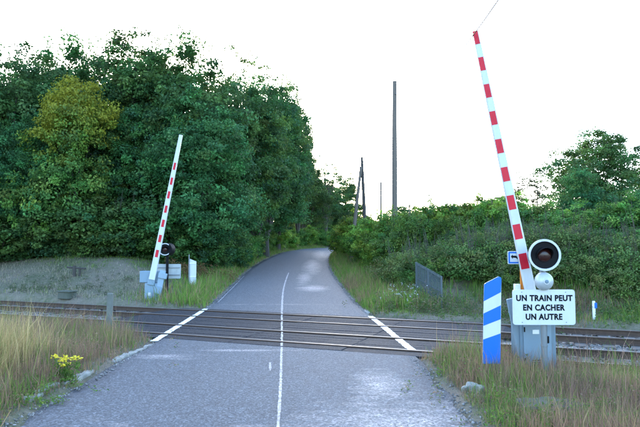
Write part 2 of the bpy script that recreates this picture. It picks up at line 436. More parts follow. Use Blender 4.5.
# sloping end blocks where the deck stops
for s, sg in ((S1 + .2, 1), (S0 - .2, -1)):
    for c in (TRK, -TRK):
        x, y = from_track(s, c)
        w = GAUGE - HW - GAP
        mb = MB().add([(-.2 * sg, -w, -.15), (-.2 * sg, w, -.15), (.35 * sg, w, -.15), (.35 * sg, -w, -.15), (-.2 * sg, -w, 0), (-.2 * sg, w, 0), (-.05 * sg, w, 0), (-.05 * sg, -w, 0)],
                      [(0, 1, 2, 3), (4, 5, 6, 7), (0, 1, 5, 4), (2, 3, 7, 6), (1, 2, 6, 5), (0, 3, 7, 4)])
        o = mb.build('end_block', M['deck'], deck); o.location = (x, y, DZ - .003); o.rotation_euler = (0, 0, -TA)

# tracks
prof = [(-.07, -.15), (.07, -.15), (.07, -.14), (.012, -.12), (.010, -.045), (.034, -.032), (.036, -.006), (.028, 0), (-.028, 0), (-.036, -.006), (-.034, -.032), (-.010, -.045), (-.012, -.12), (-.07, -.14)]
RT = .034
def rail_mesh():
    n = len(prof); vs = []; fs = []
    ss = [-46, 34]
    for s in ss: vs += [(s, p[0], p[1] + RT) for p in prof]
    fs = [tuple(range(n)), tuple(range(2 * n - 1, n - 1, -1))] + [(i, i + n, (i + 1) % n + n, (i + 1) % n) for i in range(n)]
    me = bpy.data.meshes.new('rail'); me.from_pydata(vs, [], fs); me.materials.append(M['rail'])
    import bmesh
    bm = bmesh.new(); bm.from_mesh(me); bmesh.ops.recalc_face_normals(bm, faces=bm.faces); bm.to_mesh(me); bm.free(); return me
rail_me = rail_mesh()
sl = MB().box((0, 0, 0), (.26, 2.5, .2), None, .015).build('sleeper', M['sleeper']); sleeper_me = sl.data; bpy.data.objects.remove(sl)
for c, lab in ((TRK, 'rusty railway track on the mound side of the crossing'), (-TRK, 'rusty railway track on the concrete post side of the crossing')):
    x, y = from_track(0, c)
    tr = empty('railway_track', (x, y, 0), -TA); tag(tr, lab, 'railway track', 'railway tracks over the crossing')
    for g in (GAUGE, -GAUGE):
        link('rail', rail_me, tr, (0, g, 0))
    for s in list(np.arange(-30, S0 - .45, .6)) + list(np.arange(S1 + .75, 19, .6)):
        o = link('sleeper', sleeper_me, tr, (s, rng.normal(0, .02), RT - .15 - .1 - .004)); o.rotation_euler = (0, 0, rng.normal(0, .01))
# ballast bed with loose stones
bs = np.concatenate([np.linspace(-50, -24, 30), np.linspace(-24, 16, 240), np.linspace(16, 40, 30)])
bt = np.array([-4.0, -3.4, -3.1, -2.9, -2.6, -2.3, -2.0, -1.7, -1.4, -1.1, -.8, -.4, 0, .4, .8, 1.1, 1.4, 1.7, 2.0, 2.3, 2.6, 2.9, 3.1, 3.4, 4.0])
SS, TT = np.meshgrid(bs, bt)
def bed_z(t): return np.where(np.abs(t) < 2.95, -.165, -.165 - (np.abs(t) - 2.95) * .42)
BZ = bed_z(TT) + rng.normal(0, .016, SS.shape)
bx, by = from_track(SS, TT)
n = len(bs); ii = (np.arange(len(bt) - 1)[:, None] * n + np.arange(n - 1)[None]).ravel()
tag(link('ballast_bed', np_mesh('ballast_bed', np.stack([bx, by, BZ], -1).reshape(-1, 3), [np.stack([ii, ii + 1, ii + n + 1, ii + n], 1)], M['ballast'], smooth=True)),
    'grey stone ballast bed under the rails', 'ballast', kind='structure')
def stones(name, xy, z, size, c0, c1, label):
    n = len(xy)
    base = np.array([[1, 0, 0], [-1, 0, 0], [0, 1, 0], [0, -1, 0], [0, 0, 1], [0, 0, -1]], float)
    tri = np.array([[0, 2, 4], [2, 1, 4], [1, 3, 4], [3, 0, 4], [2, 0, 5], [1, 2, 5], [3, 1, 5], [0, 3, 5]])
    a = rng.uniform(0, 6.28, n); ca, sa = np.cos(a), np.sin(a)
    v = base[None] * rng.uniform(.6, 1.2, (n, 6, 3)) + rng.normal(0, .22, (n, 6, 3)); v *= size[:, None, None] * np.array([1, 1, .75])
    x = v[..., 0] * ca[:, None] - v[..., 1] * sa[:, None]; y = v[..., 0] * sa[:, None] + v[..., 1] * ca[:, None]
    V = np.stack([x + xy[:, :1], y + xy[:, 1:], v[..., 2] + z[:, None]], -1).reshape(-1, 3)
    Fc = (tri[None] + (np.arange(n) * 6)[:, None, None]).reshape(-1, 3)
    k = rng.random(n)[:, None]; C = np.array(c0) * (1 - k) + np.array(c1) * k
    return tag(link(name, np_mesh(name, V, [Fc], M['stone'], np.repeat(C, 6, 0))), label, 'stones', kind='stuff')
n = 15000
s = np.concatenate([rng.uniform(-20, S0 - .4, int(n * .62)), rng.uniform(S1 + .4, 14, n - int(n * .62))]); tt = rng.uniform(-3.7, 3.7, n)
x, y = from_track(s, tt)
stones('ballast_stones', np.stack([x, y], 1), bed_z(tt) + .012, rng.uniform(.018, .045, n), (.10, .085, .075), (.34, .32, .30), 'loose grey ballast stones between and beside the rails')
# gravel along the tarmac edges
n = 5000
y = rng.uniform(4, 40, n) ; sg = rng.choice([-1, 1], n); u = sg * (HALF + rng.gamma(1.5, .13, n) - .12)
x = road_x(y) + u; ok = np.abs(track_t(x, y)) > 3.3; x, y = x[ok], y[ok]
stones('edge_gravel', np.stack([x, y], 1), np.maximum(ground(x, y), road_z(y) * (np.abs(x - road_x(y)) < HALF) + 0.0 - 9 * (np.abs(x - road_x(y)) >= HALF)) + .006, rng.uniform(.008, .026, len(x)), (.12, .11, .10), (.34, .32, .30), 'loose gravel scattered along the tarmac edges')

# painted edge stripes over the deck (broken at the rails)
def stripe(p0, p1, w, cuts, parent, mat='stripe'):
    p0, p1 = np.array(p0), np.array(p1); d = (p1 - p0); L = np.linalg.norm(d); d /= L; nn = np.array([-d[1], d[0]])
    edges = []
    cur = 0.0
    for a, b in cuts: edges.append((cur, a)); cur = b
    edges.append((cur, L))
    for a, b in edges:
        if b - a < .12: continue
        vs = []; fs = []; m = max(3, int((b - a) / .08))
        for k in range(m):
            q = p0 + d * (a + (b - a) * k / (m - 1)); j = rng.normal(0, .008, 2)
            vs += [(*(q - nn * (w / 2 + j[0])), DZ + .009), (*(q + nn * (w / 2 + j[1])), DZ + .009)]
            if k: fs.append((2 * k - 2, 2 * k, 2 * k + 1, 2 * k - 1))
        link('edge_stripe', np_mesh('edge_stripe', vs, [fs], M[mat]), parent)
def stripe_px(a, b, w):
    A = at(*a, 1); B = at(*b, 1)
    def hit(px, py):
        d = ray(px, py); k = -(EYE - DZ - .01) / d[2]; return d[0] * k, d[1] * k
    p0, p1 = hit(*a), hit(*b)
    d = np.array(p1) - np.array(p0); L = np.linalg.norm(d); d /= L
    cuts = []
    t0 = track_t(*p0); dt = (d * TN).sum()
    for rt in sorted(rails_t): 
        c = (rt - t0) / dt
        if 0 < c < L: cuts.append((c - .12, c + .12))
    stripe(p0, p1, w, cuts, deck)
stripe_px((154, 341), (206, 308.5), .17); stripe_px((414, 351.5), (370.5, 316), .17)
# thin centre line over the deck
A = (float(cl_x(12.3)), 12.35); B = (float(cl_x(19.2)), 19.2); t0 = track_t(*A); dd = np.array(B) - np.array(A); L = np.linalg.norm(dd); dt = (dd / L * TN).sum()
stripe(A, B, .05, [((rt - t0) / dt - .12, (rt - t0) / dt + .12) for rt in sorted(rails_t)], deck, 'worn')

# ------------------------------------------------------------------ crossing equipment
ZAX = Vector((0, 0, 1))
def text_mesh(body, size, mat, name, parent, loc, width=.5, spacing=1.08, weight=.018):
    cu = bpy.data.curves.new(name, 'FONT'); cu.body = body; cu.size = size; cu.align_x = 'CENTER'; cu.align_y = 'CENTER'
    cu.space_character = spacing; cu.space_line = 1.0; cu.offset = weight * size; cu.extrude = .0015; cu.resolution_u = 4
    o = bpy.data.objects.new(name, cu); COL.objects.link(o)
    dg = bpy.context.evaluated_depsgraph_get(); me = bpy.data.meshes.new_from_object(o.evaluated_get(dg))
    bpy.data.objects.remove(o); me.materials.clear(); me.materials.append(mat)
    xs = [v.co.x for v in me.vertices]; k = width / (max(xs) - min(xs)); x0 = (max(xs) + min(xs)) / 2
    import bmesh
    bm = bmesh.new(); bm.from_mesh(me); bmesh.ops.remove_doubles(bm, verts=bm.verts, dist=1e-5)
    seen = set(); comps = []
    for v in bm.verts:
        if v in seen: continue
        st = [v]; seen.add(v); comp = []
        while st:
            a = st.pop(); comp.append(a)
            for e in a.link_edges:
                b = e.other_vert(a)
                if b not in seen: seen.add(b); st.append(b)
        comps.append(comp)
    comps.sort(key=lambda c: min(v.co.x for v in c))
    for comp in comps:
        ix = {v: i for i, v in enumerate(comp)}; fs = {f for v in comp for f in v.link_faces}
        m2 = bpy.data.meshes.new(name); m2.from_pydata([((v.co.x - x0) * k, v.co.y, v.co.z) for v in comp], [], [[ix[v] for v in f.verts] for f in fs]); m2.materials.append(mat)
        r = link(name, m2, parent, loc); r.rotation_euler = (math.pi / 2, 0, 0)
    bm.free()

def warning_light(parent, c, R, face, arm_to, ring_w=.032):
    """round black target with a white rim, hooded dark red lamp; face = unit vector it looks along"""
    f = Vector(face).normalized(); c = Vector(c)
    t = MB().lathe([(R, 0), (R, .03), (R * .96, .036), (R * .9, .03), (R * .88, .018), (.001, .016)], c, f, 40).build('target_disc', M['black'], parent, True)
    MB().lathe([(R, .0302), (R + .003, .045), (R, .056), (R - ring_w, .056), (R - ring_w - .004, .045), (R - ring_w, .0302)], c, f, 48, True).build('white_rim', M['white_clean'], t, True)
    MB().lathe([(.02, -.24), (R * .42, -.235), (R * .62, -.18), (R * .66, 0)], c, f, 28).build('housing', M['black'], t, True)
    lens = MB().lathe([(R * .42, .02), (R * .42, .035), (R * .34, .055), (R * .2, .068), (.001, .073)], c, f, 24).build('lens', M['lens'], t, True)
    # hood: half tube above the lamp
    ax = f; up = (ZAX - ax * ZAX.dot(ax)).normalized(); rt = ax.cross(up)
    vs = []; fs = []; m = 18; ro, ri = R * .50, R * .465
    for k in range(m + 1):
        a = math.radians(-25 + 230 * k / m); dirv = rt * math.cos(a) + up * math.sin(a); dep = .05 + .15 * max(0.0, math.sin(a)) ** .6
        vs += [c + dirv * ro + ax * .018, c + dirv * ro + ax * dep, c + dirv * ri + ax * dep, c + dirv * ri + ax * .018]
        if k: fs += [tuple((k - 1) * 4 + q for q in (i, (i + 1) % 4))[::1] + (k * 4 + (i + 1) % 4, k * 4 + i) for i in range(4)]
    fs += [(0, 1, 2, 3), (m * 4, m * 4 + 3, m * 4 + 2, m * 4 + 1)]
    MB().add(vs, fs).build('hood', M['black'], t, True)
    MB().tube([c - f * .12, Vector(arm_to)], .028, 10).build('arm', M['black'], t, True)
    return t

# --- near signal with the warning sign
SY = 9.3; sx = at(543, HZ, SY).x
def loc(px, py, dy=0.0, base=None):
    p = at(px, py, SY + dy); return Vector((p.x - sx, dy, p.z - base))
gz = float(ground(sx, SY)) - .02
sig = empty('crossing_signal', (sx, SY, gz))
tag(sig, 'warning signal post with round lamp, bell and white UN TRAIN PEUT sign', 'signal', 'warning signals at the level crossing')
L = lambda px, py, dy=0.0: loc(px, py, dy, gz)
top = L(543, 240).z
MB().tube([(0, .05, -.25), (0, .05, .1), (0, .05, top - .06)], .05, 14).build('post', M['zinc'], sig, True)
MB().lathe([(.11, 0), (.11, .03), (.06, .06), (.058, .3)], (0, .05, 0), ZAX, 20).build('base_collar', M['zinc'], sig, True)
warning_light(sig, L(543.8, 255, -.06), .258, (-.10, -1, -.02), L(543, 256, .05))
bc = L(544, 281.2, -.07)
bell = MB().lathe([(.12, .04), (.147, .03), (.147, .0), (.142, -.035), (.122, -.066), (.118, -.07), (.09, -.092), (.05, -.106), (.048, -.112), (.001, -.113)], bc, (0, 1, 0), 36).build('bell', M['bell'], sig, True)
MB().lathe([(.001, -.128), (.022, -.128), (.03, -.12), (.03, -.1)], bc, (0, 1, 0), 14).build('bolt', M['cab'], bell, True)
MB().box(bc + Vector((0, .09, 0)), (.09, .1, .10), None, .01).build('bracket', M['zinc'], bell)
a, b = L(513, 324.8, -.04), L(574.6, 289.6, -.04)
cx, cz, w, h = (a.x + b.x) / 2, (a.z + b.z) / 2, b.x - a.x, b.z - a.z
sign = MB().plate(round_rect(w, h, .045, cx, cz), -.045, -.03).build('sign_board', M['white_clean'], sig)
for dx_ in (-.36, .36):
    for dz_ in (-.245, .245): MB().lathe([(.009, 0), (.009, .004), (.001, .006)], (cx + dx_, -.045, cz + dz_), (0, -1, 0), 8).build('bolt', M['zinc'], sign)
MB().tube([(.05, .1, top - .3), (.075, .12, 1.2), (.07, .12, .6), (.06, .1, .0)], .011, 6).build('cable', M['black'], sig, True)
for z_ in (.5, 1.05, 1.62, 1.92): MB().lathe([(.054, 0), (.058, .004), (.058, .03), (.054, .034)], (0, .05, z_), ZAX, 14, True).build('clamp', M['zinc'], sig, True)
for i, line in enumerate(('UN TRAIN PEUT', 'EN CACHER', 'UN AUTRE')):
    yy = (298.3, 307.8, 317.0)[i]; p = L(544.2, yy, -.04)
    text_mesh(line, .131, M['ink'], 'letter', sign, (p.x + (-.005 if i else 0), -.0475, p.z), (.925, .685, .60)[i], 1.09, .042)
for dz in (-.17, .17):
    MB().box((cx, .0, cz + dz), (w * .9, .035, .04), None, .004).build('rail_bar', M['zinc'], sign)
# small blue bordered plate behind the boom, on a bracket of the same post
pc = L(514.2, 257.6, .5)
pl = MB().plate(round_rect(.225, .225, .02, pc.x, pc.z), .50, .51).build('small_plate', M['white_clean'], sig)
o = round_rect(.2, .2, .015, pc.x, pc.z); q = round_rect(.15, .15, .008, pc.x, pc.z); nn = len(o)
MB().add([(x, .4975, z) for x, z in o] + [(x, .4975, z) for x, z in q], [(i, (i + 1) % nn, (i + 1) % nn + nn, i + nn) for i in range(nn)]).build('blue_border', M['blue'], pl)
arrow = [(-.062, .005), (-.03, .045), (-.03, .022), (.03, .022), (.055, -.01), (.052, -.045), (.03, -.018), (-.03, -.012), (-.03, -.035)]
MB().plate([(pc.x + x + .004, pc.z + z + .012) for x, z in arrow][::-1], .4965, .4995).build('arrow', M['ink'], pl)
MB().tube([(pc.x, .53, pc.z), (pc.x * .4, .50, pc.z - .03), (-.0, .07, pc.z - .05)], .013, 8).build('bracket', M['zinc'], pl, True)

# --- barrier machines
def boom(parent, p0, p1, w0, w1, dep, bands, band_frac, mat_band, tipped=False):
    """tapered hollow-looking boom; bands as (start, end) fractions from p0"""
    p0, p1 = Vector(p0), Vector(p1); ax = (p1 - p0); Ln = ax.length; ax.normalize(); rt = Vector((0, 1, 0)).cross(ax) * -1; rt.normalize()
    if rt.x < 0: rt = -rt
    fw = Vector((0, -1, 0))
    def sec(t, k, off=0.0):
        c = p0 + ax * Ln * t; w = (w0 + (w1 - w0) * t) * k / 2; d = dep / 2 * (1 - .3 * t) + off
        e = min(.2 * w, .012)
        return [c + rt * x + fw * y for x, y in ((-w + e, d), (w - e, d), (w, d - e), (w, -d + e), (w - e, -d), (-w + e, -d), (-w, -d + e), (-w, d - e))]
    vs = sec(0, 1) + sec(.5, 1) + sec(1, 1); fs = [tuple(range(7, -1, -1)), tuple(range(16, 24))]
    for k in range(2):
        fs += [(k * 8 + i, k * 8 + (i + 1) % 8, k * 8 + 8 + (i + 1) % 8, k * 8 + 8 + i) for i in range(8)]
    bo = MB().add(vs, fs).build('boom', M['white_clean'], parent)
    shift = rt * 0
    for a, b in bands:
        def fr(t, off):
            c = p0 + ax * Ln * t; w = (w0 + (w1 - w0) * t) / 2; d = dep / 2 * (1 - .3 * t) + off
            return [c + rt * (w * band_frac[0]) + fw * d, c + rt * (w * band_frac[1]) + fw * d]
        q = fr(a, .0035) + fr(b, .0035) + fr(a, -.004) + fr(b, -.004)
        MB().add(q, [(0, 1, 3, 2), (0, 1, 5, 4), (2, 3, 7, 6), (0, 2, 6, 4), (1, 3, 7, 5)]).build('red_band', mat_band, bo)
    return bo

BY = 9.85; bxx = at(531, HZ, BY).x; gzb = float(ground(bxx, BY)) - .03
bar = empty('crossing_barrier', (bxx, BY, gzb))
tag(bar, 'raised barrier with boldly banded red and white boom beside the lettered sign', 'barrier', 'half barriers at the level crossing')
def L(px, py, dy=0.0):
    p = at(px, py, BY + dy); return Vector((p.x - bxx, dy, p.z - gzb))
a, b = L(518, 321), L(553, 321)
cabw = b.x - a.x; cabx = (a.x + b.x) / 2
cab = MB().box((cabx, .14, .45), (cabw, .5, .95), None, .02).build('cabinet', M['cab'], bar)
MB().box((cabx - .02, -.122, .46), (cabw * .78, .022, .72), None, .008).build('door', M['cab2'], cab)
MB().box((cabx + cabw * .25, -.145, .55), (.03, .03, .12), None, .006).build('handle', M['black'], cab)
for z_ in (.2, .72): MB().tube([(cabx - cabw * .4, -.135, z_ - .04), (cabx - cabw * .4, -.135, z_ + .04)], .012, 8).build('hinge', M['black'], cab, True)
MB().box((cabx - .05, -.136, .68), (.11, .006, .07)).build('label_plate', M['white'], cab)
for z_ in (.12, .16, .20): MB().box((cabx - .02, -.136, z_), (.2, .006, .012)).build('vent_slot', M['black'], cab)
MB().box((cabx, .14, .96), (cabw + .06, .56, .05), None, .012).build('lid', M['cab2'], cab)
MB().box((cabx, .14, -.1), (cabw + .16, .66, .24), None, .02).build('plinth', M['conc'], bar)
p0, p1 = L(532.9, 303, -.12), L(475, 31.5, -.12)
ytop, ybot = 31.5, 303.0
fr = lambda y: (ybot - y) / (ybot - ytop)
bands = [(fr(b), fr(a)) for a, b in ((31.7, 45), (58.5, 72), (86, 99.5), (113.5, 127), (141.5, 155.5), (169.5, 183.5), (197.5, 211.5), (226, 240.5), (254.5, 269.5))]
boom(bar, p0, p1, .185, .105, .09, bands, (-.985, .62), M['red'])
axv = (p1 - p0).normalized(); tilt = Matrix.Rotation(math.atan2(axv.x, axv.z), 3, 'Y')
MB().tube([p0 + Vector((0, .2, -.12)), p0 + Vector((0, -.06, -.12))], .07, 18).build('pivot', M['zinc'], bar, True)
# counterweight arm: slanted plate parallel to the boom
q0, q1 = L(510.5, 298.5, -.02), L(522.5, 356, -.02); mid = (q0 + q1) / 2; Ln = (q1 - q0).length
tl2 = Matrix.Rotation(math.atan2((q0 - q1).x, (q0 - q1).z), 3, 'Y')
cw = MB().box(mid, (.15, .05, Ln), tl2, .008).build('counterweight_arm', M['cab2'], bar)
MB().box(mid + tl2 @ Vector((.055, -.027, -.16)), (.016, .006, Ln * .5), tl2).build('slot', M['black'], cw)
MB().box((q1 + (q0 - q1) * .12) + Vector((.03, .05, 0)), (.2, .08, .2), tl2, .01).build('weight', M['cab'], cw)
MB().tube([mid + Vector((0, .01, .1)), (cabx - .1, .1, .88)], .035, 10).build('pivot_shaft', M['zinc'], cw, True)
o1, o2 = L(523.2, 291, -.02), L(521.6, 264, -.02)
MB().box((o1 + o2) / 2, (.075, .05, (o2 - o1).length), None, .008).build('orange_cover', M['orange'], bar)
o1 = L(517, 288, -.02)
MB().box(o1, (.10, .08, .14), None, .008).build('terminal_box', M['white'], bar)
MB().tube([o1 + Vector((0, 0, -.05)), (o1.x + .05, .02, .9)], .018, 8).build('conduit', M['zinc'], bar, True)
MB().box((p0 + Vector((.02, .09, .02))), (.24, .05, .22), tilt, .012).build('boom_clamp', M['cab2'], bar)

# --- striped marker board
def marker_board(px0, Yd, ybot_px, ytop_px, w, lean, back):
    X0 = at(px0, HZ, Yd).x; g = float(ground(X0, Yd)); zt = at(px0, ytop_px, Yd).z - g
    r = empty('marker_board', (X0, Yd, g))
    return r, zt
mb_, zt = marker_board(490, 9.25, 357, 276.5, .28, 0, False)
tag(mb_, 'tall board with diagonal blue and white stripes and slanting top by the barrier', 'marker board', 'marker boards at the crossing approach')
w = .285; sk = .118; lean = .055
def zpx(y): return at(490, y, 9.25).z - float(ground(at(490, HZ, 9.25).x, 9.25))
def side(z, s): return (s * w / 2 + lean * (z / zt) - .02, z)
lv = [zpx(y) for y in (301.2, 313.4, 325.8, 339.4)]
bottom = .20
def band_poly(z0, z1, topr=False):
    return [(side(z0, -1)[0], z0 if z0 > bottom + .01 else bottom), (side(z0, 1)[0], z0 + (sk if z0 > bottom + .01 else 0)), (side(z1, 1)[0], z1 + sk), (side(z1, -1)[0], z1)]
whole = [side(bottom, -1), side(bottom, 1), side(zt - .05, 1), (side(zt, 1)[0] - .012, zt - .012), (side(zt, 1)[0] - .05, zt)]
zl = zpx(283.5)
whole += [(side(zl, -1)[0] + .03, zl + .01), (side(zl, -1)[0] + .004, zl - .012), (side(zl, -1)[0], zl - .05)]
board = MB().plate(whole, -.006, .006).build('board', M['white_clean'], mb_)
def blue_band(poly): return MB().plate(poly, -.0085, -.0055).build('blue_stripe', M['blue'], board)
blue_band([side(bottom, -1), side(bottom, 1), (side(lv[3], 1)[0], lv[3] + sk - .02), side(lv[3], -1)])
blue_band([side(lv[2], -1), (side(lv[2], 1)[0], lv[2] + sk - .01), (side(lv[1], 1)[0], lv[1] + sk + .015), side(lv[1], -1)])
blue_band([side(lv[0], -1), (side(lv[0], 1)[0], lv[0] + sk + .03)] + whole[2:])
for z in (.4, 1.0): MB().box((0, .02, z), (w * .9, .025, .04)).build('stiffener', M['zinc'], board)
MB().tube([(0, .045, -.3), (.03, .045, zt * .9)], .022, 10).build('post', M['zinc'], mb_, True)

# --- far barrier, signal and board back (other side of the tracks)
BY = 23.0; bxx = at(151, HZ, BY).x; gzb = float(ground(bxx, BY)) - .03
bar2 = empty('crossing_barrier', (bxx, BY, gzb))
tag(bar2, 'raised white barrier boom with small red bars on blue grey cabinet by the mound', 'barrier', 'half barriers at the level crossing')
a, b = L(145, 283), L(158, 301); cw_ = b.x - a.x; ccx = (a.x + b.x) / 2
cab = MB().box((ccx, .2, a.z / 2 - .02), (cw_, .5, a.z + .04), None, .02).build('cabinet', M['cab_far'], bar2)
MB().box((ccx - .02, -.062, a.z * .48), (cw_ * .8, .022, a.z * .75), None, .008).build('door', M['cab_far_box'], cab)
lp = L(150, 294, 0); MB().box((lp.x, -.078, lp.z), (.12, .01, .13)).build('notice', M['white_clean'], cab)
a, b = L(139.7, 271), L(159, 282.6)
MB().box(((a.x + b.x) / 2, .2, (a.z + b.z) / 2), (b.x - a.x, .42, a.z - b.z), None, .02).build('drive_box', M['cab_far_box'], bar2)
p0, p1 = L(152, 279.5, -.12), L(181, 135, -.12); yb, yt = 279.5, 135.0
fr = lambda y: (yb - y) / (yb - yt)
bands = [(fr(y + 7.2), fr(y)) for y in (163.2, 178.2, 192, 206.2, 220.3, 235.4, 250.3)]
boom(bar2, p0, p1, .25, .145, .10, bands, (-.5, .55), M['red'])
axv = (p1 - p0).normalized(); tilt = Matrix.Rotation(math.atan2(axv.x, axv.z), 3, 'Y')
MB().box(p0 + Vector((-.03, .06, -.06)), (.3, .14, .34), tilt, .02).build('boom_clamp', M['cab_far_box'], bar2)
q0, q1 = L(163.0, 270.5, -.1), L(157.8, 295, -.1); mid = (q0 + q1) / 2
tl2 = Matrix.Rotation(math.atan2((q0 - q1).x, (q0 - q1).z), 3, 'Y')
cwt = MB().box(mid, (.24, .06, (q0 - q1).length), tl2, .01).build('counterweight_arm', M['cab_far'], bar2)
MB().box(mid + tl2 @ Vector((-.02, -.04, -.30)), (.3, .12, .3), tl2, .012).build('weight', M['cab_far_box'], cwt)
MB().box(mid + tl2 @ Vector((.05, -.05, .30)), (.34, .12, .22), tl2, .012).build('weight', M['cab_far'], cwt)
MB().box((ccx, .2, -.12), (cw_ + .3, .8, .26), None, .02).build('plinth', M['conc'], bar2)

SY2 = 23.6; sx = at(167.5, HZ, SY2).x; gz = float(ground(sx, SY2)) - .02
sg2 = empty('crossing_signal', (sx, SY2, gz)); tag(sg2, 'dark signal post seen with the plain grey back of its sign by the mound', 'signal', 'warning signals at the level crossing')
SY_keep = SY; SY = SY2
L = lambda px, py, dy=0.0: loc(px, py, dy, gz)
MB().tube([(0, 0, -.25), (0, 0, L(167, 254).z)], .055, 12).build('post', M['black'], sg2, True)
warning_light(sg2, L(165.0, 249.3, -.14), .255, (.28, -1, 0), L(167.2, 251, .0), .034)
MB().lathe([(.26, 0), (.26, .3), (.22, .36), (.001, .37)], L(166.2, 249.3, -.12), (-.28 * -1, 1, 0), 28).build('rear_lamp_hood', M['black'], sg2, True)
a, b = L(155.8, 278.5, .1), L(181, 264, .1)
sb = MB().plate(round_rect(b.x - a.x, b.z - a.z, .045, (a.x + b.x) / 2, (a.z + b.z) / 2), .09, .105).build('sign_board', M['signback'], sg2)
for f_ in (.25, .75): MB().box(((a.x + b.x) / 2, .075, a.z + (b.z - a.z) * f_), ((b.x - a.x) * .92, .028, .045)).build('rail_bar', M['zinc'], sb)
MB().lathe([(.11, 0), (.11, .03), (.06, .06), (.058, .3)], (0, 0, 0), ZAX, 16).build('base_collar', M['black'], sg2, True)
SY = SY_keep

Yb = 27.6; X0 = at(192.7, HZ, Yb).x; g = float(ground(X0, Yb))
mb2 = empty('marker_board', (X0, Yb, g)); tag(mb2, 'plain white back of a marker board with slanting top on the grassy verge', 'marker board', 'marker boards at the crossing approach')
zz = lambda y: at(192.7, y, Yb).z - g
hw = .19
bd = MB().plate([(-hw, .08), (hw, .08), (hw, zz(261.5)), (-hw + .03, zz(258.5)), (-hw, zz(259))], -.006, .006).build('board', M['white_clean'], mb2)
for z in (.5, 1.15): MB().box((0, -.018, z), (hw * 1.8, .022, .04)).build('stiffener', M['white'], bd)
MB().tube([(-hw + .03, -.045, -.3), (-hw + .03, -.045, zz(254.5))], .026, 10).build('post', M['zinc'], mb2, True)

# ------------------------------------------------------------------ posts, poles, wires, fence, stones
# concrete post by the track
Yp = 14.4; p = on_ground(111, Yp); h = at(111, 293, Yp).z - p.z
cp = MB().box((0, 0, h / 2 - .15), (.135, .12, h + .3), Matrix.Rotation(.01, 3, 'Y'), .02).build('concrete_post', M['conc'], None, False, p)
tag(cp, 'square weathered concrete post standing in the grass beside the rails', 'post')
# white trackside marker with blue cap
Yp = 16.6; p = on_ground(592, Yp); h = at(592, 301, Yp).z - p.z
mk = empty('trackside_marker', p); tag(mk, 'slim white trackside marker post with small blue patch below the bank', 'post')
MB().box((0, 0, h / 2 - .1), (.075, .05, h + .2), None, .008).build('post', M['plastic'], mk)
MB().box((.045, -.03, h - .13), (.075, .012, .16), None, .003).build('blue_patch', M['blue'], mk)
# low grey trunking box beside the far rail and old fence stump on the mound
x, y = from_track(-12.0, 3.75)
tb = empty('cable_box', (x, y, float(ground(x, y)))); tb.rotation_euler = (0, 0, -TA); tag(tb, 'low grey concrete cable box beside the rails below the mound', 'box')
MB().box((0, 0, .1), (.62, .42, .28), None, .02).build('body', M['mossy'], tb); MB().box((0, 0, .265), (.70, .5, .05), None, .012).build('lid', M['mossy'], tb)
Yp = 28.5; p = on_ground(76, Yp)
st = empty('broken_fence_stub', p); tag(st, 'short dark broken fence stub with a crossbar on the mound', 'fence stub')
MB().tube([(-.05, 0, -.3), (-.06, 0, .55)], .09, 8).build('post', M['pole2'], st, True)
MB().tube([(.22, .05, -.3), (.2, .05, .48)], .06, 8).build('post', M['pole2'], st, True)
MB().tube([(-.42, 0, .47), (.5, .03, .40)], .05, 8).build('crossbar', M['pole2'], st, True)

def wood_pole(name, px, py_top, Yd, r, mat, label, px_base=None, fittings=True):
    base = on_ground(px_base or px, Yd); topp = at(px, py_top, Yd); h = topp.z - base.z
    e = empty(name, base); tag(e, label, 'pole', 'wooden line poles beyond the hedge')
    dx = topp.x - base.x
    MB().tube([(0, 0, -.6), (dx * .33, 0, h * .33), (dx * .66, 0, h * .66), (dx * .99, 0, h - .02), (dx, 0, h)], [r * 1.1, r, r * .88, r * .75, r * .3], 12).build('shaft', mat, e, True)
    if fittings:
        MB().tube([(dx - .0, -r, h - .95), (dx + .28, -r, h - .95)], .022, 8).build('bracket', M['zinc'], e, True)
        MB().lathe([(.03, 0), (.055, .03), (.03, .06), (.05, .09), (.001, .13)], (dx + .26, -r, h - .93), ZAX, 12).build('insulator', M['white'], e, True)
    return e, Vector((base.x + dx, Yd, topp.z))
P1, tp1 = wood_pole('line_pole', 394.6, 81, 37.5, .19, M['pole'], 'tallest single wooden line pole rising above the hedge')
P3, tp3 = wood_pole('line_pole', 381, 182, 62, .13, M['pole2'], 'slim short dark line pole between the tall pole and the twin pole')
P4, tp4 = wood_pole('line_pole', 409.5, 204, 92, .14, M['pole'], 'small distant line pole just showing over the hedge top', fittings=False)
Yp = 45.0; base = on_ground(364, Yp); tpp = at(361.8, 157, Yp)
e = empty('twin_line_pole', base); tag(e, 'braced twin line pole of two dark leaning timbers', 'pole', 'wooden line poles beyond the hedge')
bx2 = on_ground(350.5, Yp).x - base.x; h = tpp.z - base.z; xt = tpp.x - base.x
MB().tube([(.25, 0, -.5), (xt * .5 + .1, 0, h * .5), (xt, 0, h)], [.17, .15, .11], 12).build('upright', M['pole2'], e, True)
MB().tube([(bx2, -.1, -.5), ((bx2 + xt) * .5 - .03, -.13, h * .45), (xt - .08, -.2, h * .9)], [.16, .14, .11], 12).build('brace', M['pole'], e, True)
MB().tube([(xt, -.25, h * .88), (xt - .02, .16, h * .88)], .025, 8).build('through_bolt', M['zinc'], e, True)
def wire(a, b, sag, r, label):
    a, b = Vector(a), Vector(b); pts = []
    for k in range(25):
        t = k / 24; q = a.lerp(b, t); q.z -= sag * 4 * t * (1 - t); pts.append(q)
    o = MB().tube(pts, r, 6).build('overhead_wire', M['black'], None, True); tag(o, label, 'wire')
q = at(502, 0, 7.5); d_ = (q - tp1); endp = q + d_ * .35
wire(tp1 + Vector((.05, -.16, -.3)), endp + Vector((0, 0, 2.3)), 2.0, .009, 'thin overhead wire running from the tallest pole over the lane')
